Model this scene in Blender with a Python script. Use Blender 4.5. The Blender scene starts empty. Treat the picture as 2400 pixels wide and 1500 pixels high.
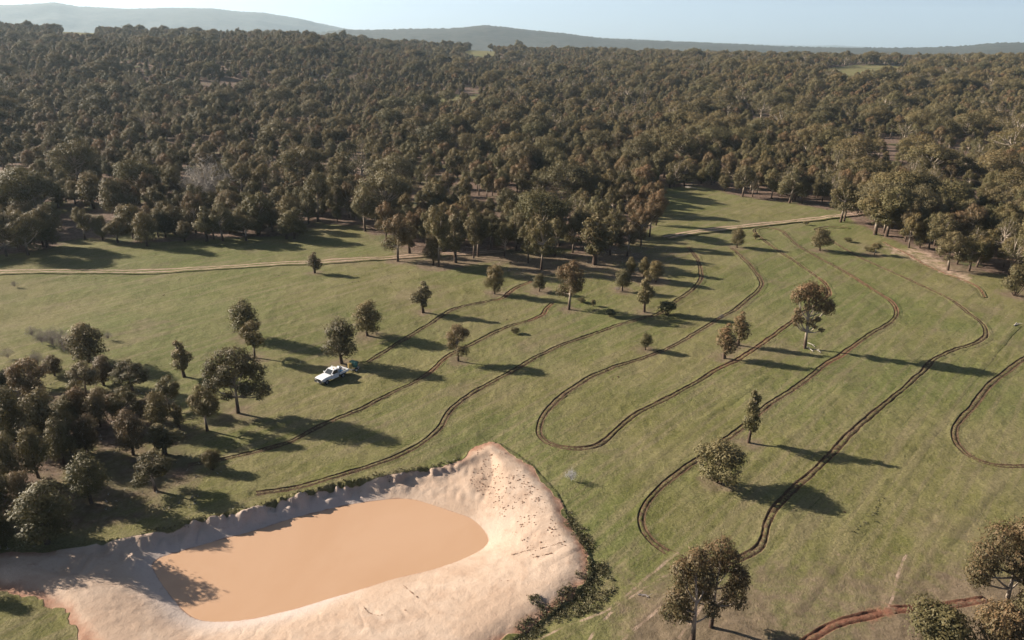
import bpy, math, random
import numpy as np
from mathutils import Vector, Quaternion

# ------------------------------------------------------------------ camera, sky, sun, exposure
SC = bpy.context.scene
COL = SC.collection
R = math.radians
FPX, CAM_H, ROLL, HOR_Y = 1733.0, 48.0, R(1.0), 95.0
PITCH = math.atan((750 - HOR_Y) / FPX)
cam = bpy.data.cameras.new('camera'); camo = bpy.data.objects.new('camera', cam); COL.objects.link(camo)
cam.sensor_width = 36.0; cam.lens = 36.0 * FPX / 2400.0
cam.clip_start = 0.5; cam.clip_end = 60000
camo.location = (0, 0, CAM_H)
_cp, _sp = math.cos(PITCH), math.sin(PITCH)
_f = Vector((0, _cp, -_sp)); _u0 = Vector((0, _sp, _cp)); _r0 = Vector((1, 0, 0))
_c, _s = math.cos(ROLL), math.sin(ROLL)
_r = _r0 * _c + _u0 * _s
_u = _u0 * _c - _r0 * _s
from mathutils import Matrix
camo.matrix_world = Matrix(((_r.x, _u.x, -_f.x, 0), (_r.y, _u.y, -_f.y, 0), (_r.z, _u.z, -_f.z, CAM_H), (0, 0, 0, 1)))
SC.camera = camo
SC.view_settings.view_transform = 'Standard'; SC.view_settings.look = 'None'
SC.view_settings.exposure = 1.35; SC.view_settings.gamma = 1.0; SC.view_settings.use_curve_mapping = False

SUN_EL = R(22.5); SUN_DIR = Vector((-0.948 * math.cos(SUN_EL), 0.318 * math.cos(SUN_EL), math.sin(SUN_EL))).normalized()
world = bpy.data.worlds.new('World'); SC.world = world; world.use_nodes = True
wn = world.node_tree.nodes; wn.clear()
sky = wn.new('ShaderNodeTexSky'); sky.sky_type = 'NISHITA'; sky.sun_disc = False
sky.sun_elevation = SUN_EL; sky.sun_rotation = math.atan2(SUN_DIR.x, SUN_DIR.y)
sky.altitude = 250; sky.air_density = 0.35; sky.dust_density = 1.0; sky.ozone_density = 1.0
bg = wn.new('ShaderNodeBackground'); bg.inputs['Strength'].default_value = 0.05
wo = wn.new('ShaderNodeOutputWorld')
world.node_tree.links.new(sky.outputs[0], bg.inputs[0]); world.node_tree.links.new(bg.outputs[0], wo.inputs[0])
sun = bpy.data.lights.new('sun', 'SUN'); sun.energy = 5.0; sun.angle = R(0.5); sun.color = (1.0, 0.89, 0.76)
suno = bpy.data.objects.new('sun', sun); COL.objects.link(suno)
suno.rotation_euler = (-SUN_DIR).to_track_quat('-Z', 'Y').to_euler(); suno.location = (-200, 60, 150)
SC.cycles.use_denoising = True
SC.cycles.volume_bounces = 2; SC.cycles.max_bounces = 5; SC.cycles.diffuse_bounces = 1; SC.cycles.transparent_max_bounces = 8

# ------------------------------------------------------------------ photo geometry: pixels of the photograph -> places on the ground
def rays(px, py):
    x = (np.asarray(px, float) - 1200) / FPX; y = -(np.asarray(py, float) - 750) / FPX
    xr = _c * x - _s * y; yr = _s * x + _c * y
    return np.stack([xr, _cp + yr * _sp, -_sp + yr * _cp], -1)
def G(px, py, z=0.0):
    d = rays(px, py); t = (z - CAM_H) / d[..., 2]
    return np.stack([d[..., 0] * t, d[..., 1] * t], -1)
def GP(pts, z=0.0):
    a = np.array(pts, float); return G(a[:, 0], a[:, 1], z)
def depth_of(x, y, z): return y * _cp + (CAM_H - z) * _sp
def height_px(bx, by, ty, z=0.0):
    b = G(bx, by, z); lo, hi = 0.0, 60.0
    for _ in range(36):
        m = (lo + hi) / 2; vz = z + m - CAM_H
        zz = b[1] * _cp - vz * _sp; u = (b[1] * _sp + vz * _cp) / zz; x = b[0] / zz
        if 750 - (-_s * x + _c * u) * FPX > ty: lo = m
        else: hi = m
    return lo

# ------------------------------------------------------------------ numpy noise
def _hash(ix, iy, seed):
    n = (ix * 374761393 + iy * 668265263 + seed * 1274126177) & 0x7fffffff
    n = ((n ^ (n >> 13)) * 1274126177) & 0x7fffffff
    return ((n ^ (n >> 16)) & 0xffff) / 65535.0
def vnoise(x, y, seed=0):
    x = np.asarray(x, float); y = np.asarray(y, float)
    ix = np.floor(x).astype(np.int64); iy = np.floor(y).astype(np.int64)
    fx = x - ix; fy = y - iy; fx = fx * fx * (3 - 2 * fx); fy = fy * fy * (3 - 2 * fy)
    a = _hash(ix, iy, seed); b = _hash(ix + 1, iy, seed); c = _hash(ix, iy + 1, seed); d = _hash(ix + 1, iy + 1, seed)
    return (a * (1 - fx) + b * fx) * (1 - fy) + (c * (1 - fx) + d * fx) * fy
def fbm(x, y, seed=0, o=4):
    s = 0; a = 0.5; t = 0
    for i in range(o):
        s = s + a * vnoise(np.asarray(x) * 2 ** i, np.asarray(y) * 2 ** i, seed + i * 17); t += a; a *= 0.5
    return s / t
def sst(a, b, x):
    t = np.clip((x - a) / (b - a), 0, 1); return t * t * (3 - 2 * t)
def dist_poly(P, L, closed=False):
    """distance from points P (n,2) to polyline L"""
    L = np.asarray(L); A = L if closed else L[:-1]; B = np.roll(L, -1, 0) if closed else L[1:]
    best = np.full(len(P), 1e9)
    for a, b in zip(A, B):
        ab = b - a; t = np.clip(((P - a) @ ab) / max(ab @ ab, 1e-9), 0, 1)
        d = np.hypot(P[:, 0] - a[0] - t * ab[0], P[:, 1] - a[1] - t * ab[1])
        np.minimum(best, d, out=best)
    return best
def inside(P, L):
    L = np.asarray(L); c = np.zeros(len(P), bool); j = len(L) - 1
    x, y = P[:, 0], P[:, 1]
    for i in range(len(L)):
        xi, yi = L[i]; xj, yj = L[j]
        if yi != yj:
            c ^= ((yi > y) != (yj > y)) & (x < (xj - xi) * (y - yi) / (yj - yi) + xi)
        j = i
    return c
def sdist(P, L):
    d = dist_poly(P, L, True); return np.where(inside(P, L), d, -d)     # positive inside
def catmull(P, step=0.3):
    P = np.asarray(P, float); Q = np.vstack([2 * P[0] - P[1], P, 2 * P[-1] - P[-2]]); out = []
    for i in range(1, len(Q) - 2):
        p0, p1, p2, p3 = Q[i - 1], Q[i], Q[i + 1], Q[i + 2]
        n = max(2, int(np.hypot(*(p2 - p1)) / step)); t = np.linspace(0, 1, n, endpoint=False)[:, None]
        out.append(0.5 * ((2 * p1) + (p2 - p0) * t + (2 * p0 - 5 * p1 + 4 * p2 - p3) * t ** 2 + (3 * p1 - p0 - 3 * p2 + p3) * t ** 3))
    out.append(P[-1:]); return np.vstack(out)

# ------------------------------------------------------------------ outlines on the ground
ZW = -1.35
WATER = catmull(GP([(357,1325),(375,1308),(440,1288),(500,1270),(560,1254),(620,1237),(680,1217),(740,1202),(800,1187),(860,1177),(920,1170),(965,1171),(1010,1183),(1060,1200),(1100,1214),(1127,1235),(1143,1260),(1139,1278),(1110,1298),(1060,1319),(1000,1338),(930,1354),(860,1376),(780,1400),(700,1424),(620,1444),(560,1454),(500,1457),(460,1450),(430,1430),(400,1395),(375,1360),(357,1325)], ZW), 0.6)
CUT = GP([(200,1275),(320,1250),(400,1236),(480,1212),(545,1200),(620,1180),(700,1156),(760,1142),(830,1128),(900,1112),(960,1100),(1030,1090),(1080,1074)])
REST = GP([(1080,1074),(1110,1045),(1150,1032),(1172,1037),(1210,1060),(1250,1090),(1275,1118),(1305,1150),(1325,1190),(1335,1225),(1368,1262),(1385,1300),(1390,1350),(1340,1400),(1280,1450),(1200,1500),(1050,1600),(300,1620),(180,1500),(120,1420),(-60,1370),(-400,1340),(-400,1285),(0,1290),(120,1284),(200,1275)])
CLAY = np.vstack([CUT, REST[1:-1]])
FIELD = GP([(-400,640),(0,600),(110,588),(200,564),(310,574),(420,570),(560,560),(700,556),(760,530),(850,542),(900,575),(960,596),(1030,604),(1120,590),(1240,600),(1400,600),(1440,590),(1500,570),(1530,540),(1540,480),(1545,442),(1640,438),(1740,462),(1860,478),(1960,494),(2000,522),(2060,552),(2130,582),(2200,608),(2260,634),(2350,645),(2420,700),(2600,800),(3200,1200),(3200,1700),(-900,1700),(-900,700)])
DIRTBELT = GP([(870,560),(1030,622),(1130,612),(1250,660),(1330,655),(1430,650),(1540,640),(1600,600),(1500,570),(1400,585),(1200,580),(1000,560),(900,520)])
REDPATCH = GP([(2050,560),(2110,578),(2160,572),(2210,600),(2240,625),(2300,650),(2290,672),(2230,655),(2150,620),(2070,590)])
_MS = [0.62,0.95,0.5,0.8,0.55,1.0,0.6,0.85,0.45,0.9,0.6,0.75,0.5,0.5]
MOUNDS = GP([(575,1220),(600,1210),(636,1200),(655,1188),(682,1193),(705,1182),(726,1172),(750,1162),(767,1157),(540,1226),(505,1232),(468,1236),(432,1243),(790,1150)], -0.8)
FURROWS_PX = {
 'a': [(1248,661),(1216,672),(1192,688),(1178,700),(1150,706),(1100,716),(1062,728),(1030,745),(980,776),(925,808),(876,838),(862,846)],
 'b': [(1296,710),(1281,724),(1270,740),(1240,752),(1200,763),(1160,778),(1110,803),(1060,828),(1036,844),(1015,865),(980,890),(920,920),(850,955),(800,976),(750,996),(690,1030),(640,1048),(590,1060),(530,1073),(440,1090)],
 'c': [(1610,582),(1632,606),(1641,632),(1642,656),(1622,680),(1580,710),(1540,738),(1510,746),(1440,766),(1370,789),(1300,815),(1240,846),(1200,870),(1130,907),(1080,940),(1052,965),(1032,1000),(1002,1030),(960,1056),(900,1082),(830,1105),(760,1126),(690,1142),(600,1156)],
 'd': [(1713,583),(1740,608),(1765,632),(1782,655),(1783,671),(1760,696),(1722,727),(1690,746),(1650,770),(1600,800),(1560,821),(1500,841),(1440,861),(1380,886),(1320,925),(1288,955),(1268,985),(1263,1010),(1275,1030),(1305,1045),(1350,1052),(1390,1047),(1420,1030),(1452,1000),(1500,965),(1550,940),(1620,905),(1680,868),(1730,845),(1790,805),(1840,768),(1880,735),(1925,705),(1943,690),(1940,672),(1925,656),(1890,632),(1850,606),(1805,578),(1778,555),(1768,542),(1775,535),(1800,533),(1830,541),(1850,558),(1868,578),(1900,596),(1950,622),(2000,648),(2050,680),(2085,702),(2101,724),(2096,745),(2070,765),(2040,782),(2000,812),(1970,835),(1940,852),(1900,885),(1840,925),(1790,960),(1740,1000),(1700,1030),(1650,1066),(1600,1100),(1550,1140),(1520,1175),(1504,1210),(1510,1245),(1540,1277),(1580,1300),(1640,1322),(1700,1320),(1752,1303),(1782,1280),(1794,1245),(1808,1205),(1850,1155),(1900,1112),(1950,1063),(2000,1012),(2060,960),(2120,910),(2163,870),(2192,840),(2240,817),(2290,802),(2311,783),(2302,757),(2270,733),(2230,702),(2170,672),(2100,642),(2050,620),(2005,598),(1960,572),(1925,546),(1913,536),(1940,530),(1990,533)],
 'e': [(2470,800),(2400,840),(2360,868),(2320,900),(2282,950),(2246,990),(2236,1020),(2250,1050),(2290,1077),(2340,1091),(2420,1093)],
 'f': [(1860,1525),(1900,1498),(1960,1464),(2040,1443),(2120,1430),(2200,1422),(2310,1406)],
 'g': [(2070,568),(2120,592),(2165,618),(2215,640),(2260,656),(2295,674),(2308,694)],
}
FUR = {k: catmull(GP(v), 0.35) for k, v in FURROWS_PX.items()}

def px_profile(tab):
    tab = np.array(tab, float); d = rays(tab[:, 0], tab[:, 1])
    return np.arctan2(d[:, 0], d[:, 1]), d[:, 2] / np.hypot(d[:, 0], d[:, 1])
_caz, _cel = px_profile([(-400,40),(0,52),(200,62),(400,68),(600,74),(740,80),(830,86),(1000,100),(1200,110),(1400,116),(1600,122),(1800,127),(2000,130),(2200,131),(2400,131),(2800,134)])
CREST_R = 1350.0
def crest_z(az): return CAM_H + np.interp(az, _caz, _cel) * CREST_R - 9.0

def height(x, y, detail=True):
    x = np.asarray(x, float).ravel(); y = np.asarray(y, float).ravel()
    r = np.hypot(x, y); az = np.arctan2(x, y)
    z = (fbm(x / 45, y / 45, 3, 3) - 0.5) * 0.9 * sst(70, 140, r)
    up = sst(330, CREST_R, r) ** 0.9
    cz = crest_z(np.clip(az, -0.75, 0.75))
    z = z + cz * up * np.where(r > CREST_R, 1 - 0.9 * sst(CREST_R, CREST_R + 900, r), 1)
    z = z + (fbm(x / 260, y / 260, 9, 3) - 0.5) * 26 * sst(350, 800, r) * (1 - sst(1150, 1350, r))
    near = r < 420
    if near.any():
        P = np.stack([x[near], y[near]], -1); zz = z[near]
        dcl = sdist(P, CLAY); m = dcl > -6
        if m.any():
            Q = P[m]; dw = -sdist(Q, WATER); dc = dcl[m]
            dcut = dist_poly(Q, CUT); drest = dist_poly(Q, REST)
            wn_ = sst(0.35, 0.62, drest / (dcut + drest + 1e-6))       # 1 beside the cut bank
            scal = (fbm(Q[:, 0] / 1.5, Q[:, 1] / 1.5, 5, 2) - 0.5) * 2.2 + (vnoise(Q[:, 0] / 0.55, Q[:, 1] / 0.55, 8) - 0.5) * 0.6
            dd = np.maximum(dc + scal * wn_ * sst(0, 1.5, dw), 0.0)
            t = np.clip(dw, 0, None) / (np.clip(dw, 0, None) + dd + 1e-6)
            z_cut = ZW + 0.75 * np.clip(t / .85, 0, 1) ** 1.15 + (0 - ZW - 0.75) * sst(0.82, 0.93, t)
            lobes = np.abs(vnoise(Q[:, 0] / 1.1 + 40, Q[:, 1] / 1.6, 21) - 0.5) * 0.9 * sst(.1, .5, t) * (1 - sst(.8, .95, t))
            z_cut = z_cut + lobes * (0.35 + 0.65 * (Q[:, 0] < -14))
            crest = 0.25
            z_emb = ZW + (crest - ZW) * (1 - (1 - np.clip(t / .8, 0, 1)) ** 1.6) - (crest + 0.1) * sst(.8, 1.0, t)
            zc = wn_ * z_cut + (1 - wn_) * z_emb
            zc = zc + (fbm(Q[:, 0] / 0.8, Q[:, 1] / 0.8, 31, 3) - 0.5) * 0.08 * sst(0.3, 1.5, dw)
            for (bx_, by_), ms_ in zip(MOUNDS, _MS):
                dm = np.hypot(Q[:, 0] - bx_ - 0.3 * math.sin(ms_ * 40), Q[:, 1] - by_ - 0.35 * math.cos(ms_ * 31)) / ms_; zc = zc + 0.42 * ms_ * np.clip(1 - dm ** 2.5, 0, 1) * sst(0.1, 0.6, dw)
            zc = np.where(dw < 0, ZW + 0.35 * np.maximum(dw, -3), zc)
            th = np.arctan2(Q[:, 1] - WATER[:, 1].mean(), (Q[:, 0] - WATER[:, 0].mean()) * 0.55)
            zc = zc - 0.08 * fbm(Q[:, 0] / 3, Q[:, 1] / 3, 78, 2) * 1.4 * np.clip(0.55 - np.abs(vnoise(th * 21 + 1.5 * fbm(Q[:, 0] / 2, Q[:, 1] / 2, 79, 2), t * 3.0, 77) - 0.5) * 4, 0, 1) * sst(.05, .3, t) * (1 - sst(.6, .9, t)) * (dw > 0)
            out = dc < 0
            zo = zz[m] - 0.25 * (1 - wn_) * np.exp(np.minimum(dc, 0) / 2.5)
            zz[m] = np.where(out, zo, zc)
        if detail:
            fine = (fbm(P[:, 0] / 1.1, P[:, 1] / 1.1, 55, 3) - 0.5) * 0.17 + (fbm(P[:, 0] / 5, P[:, 1] / 5, 56, 2) - 0.5) * 0.3
            zz = zz + fine * (1 - sst(-0.5, 0.5, dcl))
        z[near] = zz
    return z

# ------------------------------------------------------------------ helpers for objects
def tag(o, label=None, cat=None, group=None, kind=None):
    if label: o['label'] = label
    if cat: o['category'] = cat
    if group: o['group'] = group
    if kind: o['kind'] = kind
    return o
def mesh_np(name, V, F, mat=None, attrs=None, smooth=False):
    V = np.asarray(V, np.float32); F = np.asarray(F, np.int32); k = F.shape[1]
    me = bpy.data.meshes.new(name); me.vertices.add(len(V)); me.vertices.foreach_set('co', V.ravel())
    me.loops.add(F.size); me.loops.foreach_set('vertex_index', F.ravel())
    me.polygons.add(len(F)); me.polygons.foreach_set('loop_start', np.arange(0, F.size, k, dtype=np.int32))
    if smooth: me.polygons.foreach_set('use_smooth', np.ones(len(F), bool))
    for n, a in (attrs or {}).items():
        at = me.attributes.new(n, 'FLOAT', 'POINT'); at.data.foreach_set('value', np.asarray(a, np.float32).ravel())
    if mat: me.materials.append(mat)
    me.update(calc_edges=True); return me
def link(name, me, parent=None, loc=None):
    o = bpy.data.objects.new(name, me); COL.objects.link(o)
    if parent: o.parent = parent
    if loc is not None: o.location = loc
    return o
def grid_faces(nr, nc):
    i = np.arange(nr - 1)[:, None] * nc + np.arange(nc - 1)[None, :]
    return np.stack([i, i + 1, i + nc + 1, i + nc], -1).reshape(-1, 4)

# ------------------------------------------------------------------ materials
class NT:
    def __init__(s, name):
        s.m = bpy.data.materials.new(name); s.m.use_nodes = True; s.t = s.m.node_tree; s.n = s.t.nodes; s.n.clear()
        s.out = s.n.new('ShaderNodeOutputMaterial'); s.b = s.n.new('ShaderNodeBsdfPrincipled')
        s.l = s.t.links; s.l.new(s.b.outputs[0], s.out.inputs[0]); s.b.inputs['Specular IOR Level'].default_value = 0.15
    def pos(s): return s.n.new('ShaderNodeNewGeometry').outputs['Position']
    def attr(s, name):
        a = s.n.new('ShaderNodeAttribute'); a.attribute_name = name; return a.outputs['Fac']
    def noise(s, vec, scale, detail=4, rough=0.55, dist=0.0):
        n = s.n.new('ShaderNodeTexNoise'); n.inputs['Scale'].default_value = scale; n.inputs['Detail'].default_value = detail
        n.inputs['Roughness'].default_value = rough; n.inputs['Distortion'].default_value = dist
        if vec is not None: s.l.new(vec, n.inputs['Vector'])
        return n.outputs['Fac']
    def mapv(s, vec, scale=(1, 1, 1), rot=(0, 0, 0)):
        m0 = s.n.new('ShaderNodeMapping'); m0.inputs['Rotation'].default_value = rot; s.l.new(vec, m0.inputs['Vector'])
        m = s.n.new('ShaderNodeMapping'); m.inputs['Scale'].default_value = scale
        s.l.new(m0.outputs[0], m.inputs['Vector']); return m.outputs[0]
    def mr(s, v, a, b, c=0.0, d=1.0, smooth=True):
        m = s.n.new('ShaderNodeMapRange'); m.interpolation_type = 'SMOOTHSTEP' if smooth else 'LINEAR'
        for i, q in zip((1, 2, 3, 4), (a, b, c, d)): m.inputs[i].default_value = q
        s.l.new(v, m.inputs[0]); return m.outputs[0]
    def math(s, op, a, b=None):
        m = s.n.new('ShaderNodeMath'); m.operation = op
        for i, q in enumerate((a, b)):
            if q is None: continue
            if isinstance(q, (int, float)): m.inputs[i].default_value = q
            else: s.l.new(q, m.inputs[i])
        return m.outputs[0]
    def mix(s, f, a, b, mode='MIX'):
        m = s.n.new('ShaderNodeMix'); m.data_type = 'RGBA'; m.blend_type = mode
        for i, q in ((0, f), (6, a), (7, b)):
            if isinstance(q, (int, float)): m.inputs[i].default_value = q
            elif isinstance(q, tuple): m.inputs[i].default_value = (*q, 1)
            else: s.l.new(q, m.inputs[i])
        return m.outputs[2]
    def bump(s, h, strength, dist=0.1):
        b = s.n.new('ShaderNodeBump'); b.inputs['Strength'].default_value = strength; b.inputs['Distance'].default_value = dist
        s.l.new(h, b.inputs['Height']); s.l.new(b.outputs[0], s.b.inputs['Normal'])
    def color(s, c): s.l.new(c, s.b.inputs['Base Color']) if not isinstance(c, tuple) else setattr(s.b.inputs['Base Color'], 'default_value', (*c, 1))
    def rough(s, r): s.b.inputs['Roughness'].default_value = r

def ground_material():
    t = NT('paddock_ground'); p = t.pos()
    big = t.noise(p, 0.022, 4, 0.6); mid = t.noise(p, 0.11, 5, 0.65, 0.4); fine = t.noise(p, 1.1, 5, 0.7); vf = t.noise(p, 3.6, 5, 0.8)
    streak = t.noise(t.mapv(p, (0.035, 0.75, 1), (0, 0, R(-49))), 1.0, 5, 0.65)
    streak2 = t.noise(t.mapv(p, (0.05, 2.6, 1), (0, 0, R(-46))), 1.0, 3, 0.6)
    g = t.mix(t.mr(mid, 0.35, 0.65), (0.136, 0.130, 0.041), (0.200, 0.176, 0.077))
    g = t.mix(t.mr(big, 0.40, 0.62, 0, 0.6), g, (0.104, 0.130, 0.034))
    g = t.mix(t.mr(streak, 0.45, 0.66, 0, 0.65), g, (0.220, 0.178, 0.100))
    g = t.mix(t.mr(streak2, 0.60, 0.72, 0, 0.55), g, (0.068, 0.070, 0.028))
    g = t.mix(t.mr(fine, 0.50, 0.70, 0, 0.5), g, (0.235, 0.200, 0.105))
    g = t.mix(t.mr(vf, 0.38, 0.50, 0.5, 0), g, (0.050, 0.055, 0.022)); g = t.mix(t.mr(vf, 0.52, 0.66, 0, 0.5), g, (0.260, 0.225, 0.125))
    dry = t.attr('dry'); n2 = t.noise(p, 0.5, 6, 0.7)
    dm = t.mr(t.math('ADD', dry, t.math('MULTIPLY', t.math('SUBTRACT', n2, 0.5), 1.1)), 0.35, 0.85)
    soil = t.mix(t.mr(fine, 0.35, 0.65), (0.150, 0.108, 0.074), (0.215, 0.158, 0.110))
    pat = t.noise(p, 0.07, 5, 0.65, 0.6); g = t.mix(t.mr(pat, 0.54, 0.68, 0, 0.35), g, soil)
    g = t.mix(t.math('MULTIPLY', dm, 0.85), g, soil)
    wood = t.attr('woods'); wm = t.mr(t.math('ADD', wood, t.math('MULTIPLY', t.math('SUBTRACT', mid, 0.5), 1.4)), 0.3, 0.8)
    litter = t.mix(t.mr(fine, 0.35, 0.65), (0.105, 0.070, 0.050), (0.200, 0.140, 0.105))
    litter = t.mix(t.mr(t.noise(p, 0.045, 4, 0.6), 0.52, 0.64, 0, 0.85), litter, (0.100, 0.108, 0.040))
    g = t.mix(wm, g, litter)
    bare = t.attr('bare'); bm = t.mr(t.math('ADD', bare, t.math('MULTIPLY', t.math('SUBTRACT', n2, 0.5), 0.9)), 0.4, 0.7)
    bc = t.mix(t.mr(n2, 0.3, 0.7), (0.340, 0.225, 0.160), (0.440, 0.320, 0.240))
    g = t.mix(bm, g, bc)
    red = t.attr('red'); rm = t.mr(t.math('ADD', red, t.math('MULTIPLY', t.math('SUBTRACT', fine, 0.5), 1.0)), 0.4, 0.75)
    g = t.mix(rm, g, t.mix(t.mr(vf, 0.3, 0.7), (0.200, 0.082, 0.052), (0.260, 0.130, 0.085)))
    so = t.attr('soil'); sm = t.mr(t.math('ADD', so, t.math('MULTIPLY', t.math('SUBTRACT', t.noise(p, 2.6, 4, 0.7), 0.5), 1.5)), 0.42, 0.62)
    redsoil = t.attr('redsoil')
    sc = t.mix(t.mr(t.noise(p, 1.9, 5, 0.7), 0.35, 0.65), (0.052, 0.030, 0.019), (0.120, 0.073, 0.046))
    sc = t.mix(t.math('MULTIPLY', redsoil, 0.8), sc, (0.170, 0.074, 0.047))
    g = t.mix(t.math('MULTIPLY', sm, 0.9), g, sc)
    cl = t.attr('clay'); cm = t.mr(t.math('ADD', cl, t.math('MULTIPLY', t.math('SUBTRACT', n2, 0.5), 0.25)), 0.44, 0.56)
    cc = t.mix(t.mr(mid, 0.35, 0.65), (0.460, 0.335, 0.245), (0.530, 0.410, 0.315))
    cc = t.mix(t.mr(t.noise(p, 0.22, 5, 0.65, 0.5), 0.48, 0.68, 0, 0.6), cc, (0.400, 0.275, 0.195))
    cc = t.mix(t.mr(t.attr('white'), 0.2, 0.9), cc, (0.520, 0.430, 0.370))
    cc = t.mix(t.mr(t.math('ADD', t.attr('clayred'), t.math('MULTIPLY', t.math('SUBTRACT', n2, 0.5), 1.0)), 0.45, 1.0), cc, (0.320, 0.175, 0.115))
    cc = t.mix(t.mr(fine, 0.54, 0.75, 0, 0.4), cc, (0.300, 0.195, 0.135)); cc = t.mix(t.mr(vf, 0.55, 0.7, 0, 0.3), cc, (0.270, 0.180, 0.130))
    g = t.mix(cm, g, cc)
    t.color(g); t.rough(0.95)
    hgt = t.math('ADD', t.math('MULTIPLY', fine, 0.75), t.math('MULTIPLY', vf, 0.6))
    hgt = t.math('MULTIPLY', hgt, t.math('SUBTRACT', 1.0, t.math('MULTIPLY', cm, 0.6)))
    t.bump(hgt, 1.0, 0.2)
    return t.m
M_GROUND = ground_material()

def simple(name, col, rough=0.6, spec=0.3, metal=0.0, nscale=None, dark=0.7):
    t = NT(name); t.rough(rough); t.b.inputs['Specular IOR Level'].default_value = spec; t.b.inputs['Metallic'].default_value = metal
    tc = t.n.new('ShaderNodeTexCoord').outputs['Object']
    c = t.mix(t.mr(t.noise(tc, nscale or 4.0, 4, 0.6), 0.35, 0.7), tuple(v * dark for v in col), col)
    t.color(c); return t.m

def leaf_material(name, base, tip, shade_var=0.35, og=0.65):
    t = NT(name); oi = t.n.new('ShaderNodeObjectInfo').outputs['Random']
    a = t.attr('tip'); rnd = t.attr('rnd')
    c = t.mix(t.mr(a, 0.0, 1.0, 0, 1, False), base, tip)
    c = t.mix(t.mr(oi, 0.0, 1.0, 0, og, False), c, (0.098, 0.096, 0.036))
    o2 = t.math('FRACT', t.math('MULTIPLY', oi, 7.31))
    c = t.mix(t.mr(o2, 0.6, 1.0, 0, 0.4, False), c, (0.165, 0.118, 0.070))
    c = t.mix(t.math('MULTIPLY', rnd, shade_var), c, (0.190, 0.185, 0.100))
    o3 = t.math('FRACT', t.math('MULTIPLY', oi, 23.7)); c = t.mix(t.mr(o3, 0.0, 0.5, 0.45, 0, False), c, (0.040, 0.046, 0.022)); c = t.mix(t.mr(o3, 0.75, 1.0, 0, 0.5, False), c, (0.190, 0.170, 0.085))
    t.color(c); t.rough(0.6); t.b.inputs['Specular IOR Level'].default_value = 0.25
    tr = t.n.new('ShaderNodeBsdfTranslucent'); t.l.new(c, tr.inputs['Color'])
    mx = t.n.new('ShaderNodeMixShader'); mx.inputs[0].default_value = 0.22
    t.l.new(t.b.outputs[0], mx.inputs[1]); t.l.new(tr.outputs[0], mx.inputs[2]); t.l.new(mx.outputs[0], t.out.inputs[0])
    return t.m
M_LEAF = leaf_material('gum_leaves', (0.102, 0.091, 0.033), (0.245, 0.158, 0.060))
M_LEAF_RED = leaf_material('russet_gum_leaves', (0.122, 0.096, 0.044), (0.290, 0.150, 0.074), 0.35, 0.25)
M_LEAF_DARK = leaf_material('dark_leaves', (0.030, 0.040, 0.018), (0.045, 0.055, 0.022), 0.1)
M_GREY = simple('grey_twigs', (0.330, 0.290, 0.270), 0.9, 0.1)
M_WHITE_TWIG = simple('bleached_twigs', (0.620, 0.600, 0.600), 0.9, 0.1)
M_DEADWOOD = simple('weathered_wood', (0.480, 0.430, 0.370), 0.9, 0.1)
def bark_material():
    t = NT('gum_bark'); tc = t.n.new('ShaderNodeTexCoord').outputs['Object']
    sp = t.n.new('ShaderNodeSeparateXYZ'); t.l.new(tc, sp.inputs[0])
    n = t.noise(t.mapv(tc, (3, 3, 0.6)), 2.0, 4, 0.6)
    z = t.math('ADD', sp.outputs[2], t.math('MULTIPLY', n, 2.0))
    c = t.mix(t.mr(z, 2.0, 4.5), (0.080, 0.055, 0.040), (0.420, 0.350, 0.275))
    c = t.mix(t.mr(n, 0.5, 0.7, 0, 0.5), c, (0.120, 0.085, 0.062)); t.color(c); t.rough(0.9); return t.m
M_BARK = bark_material()

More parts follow.
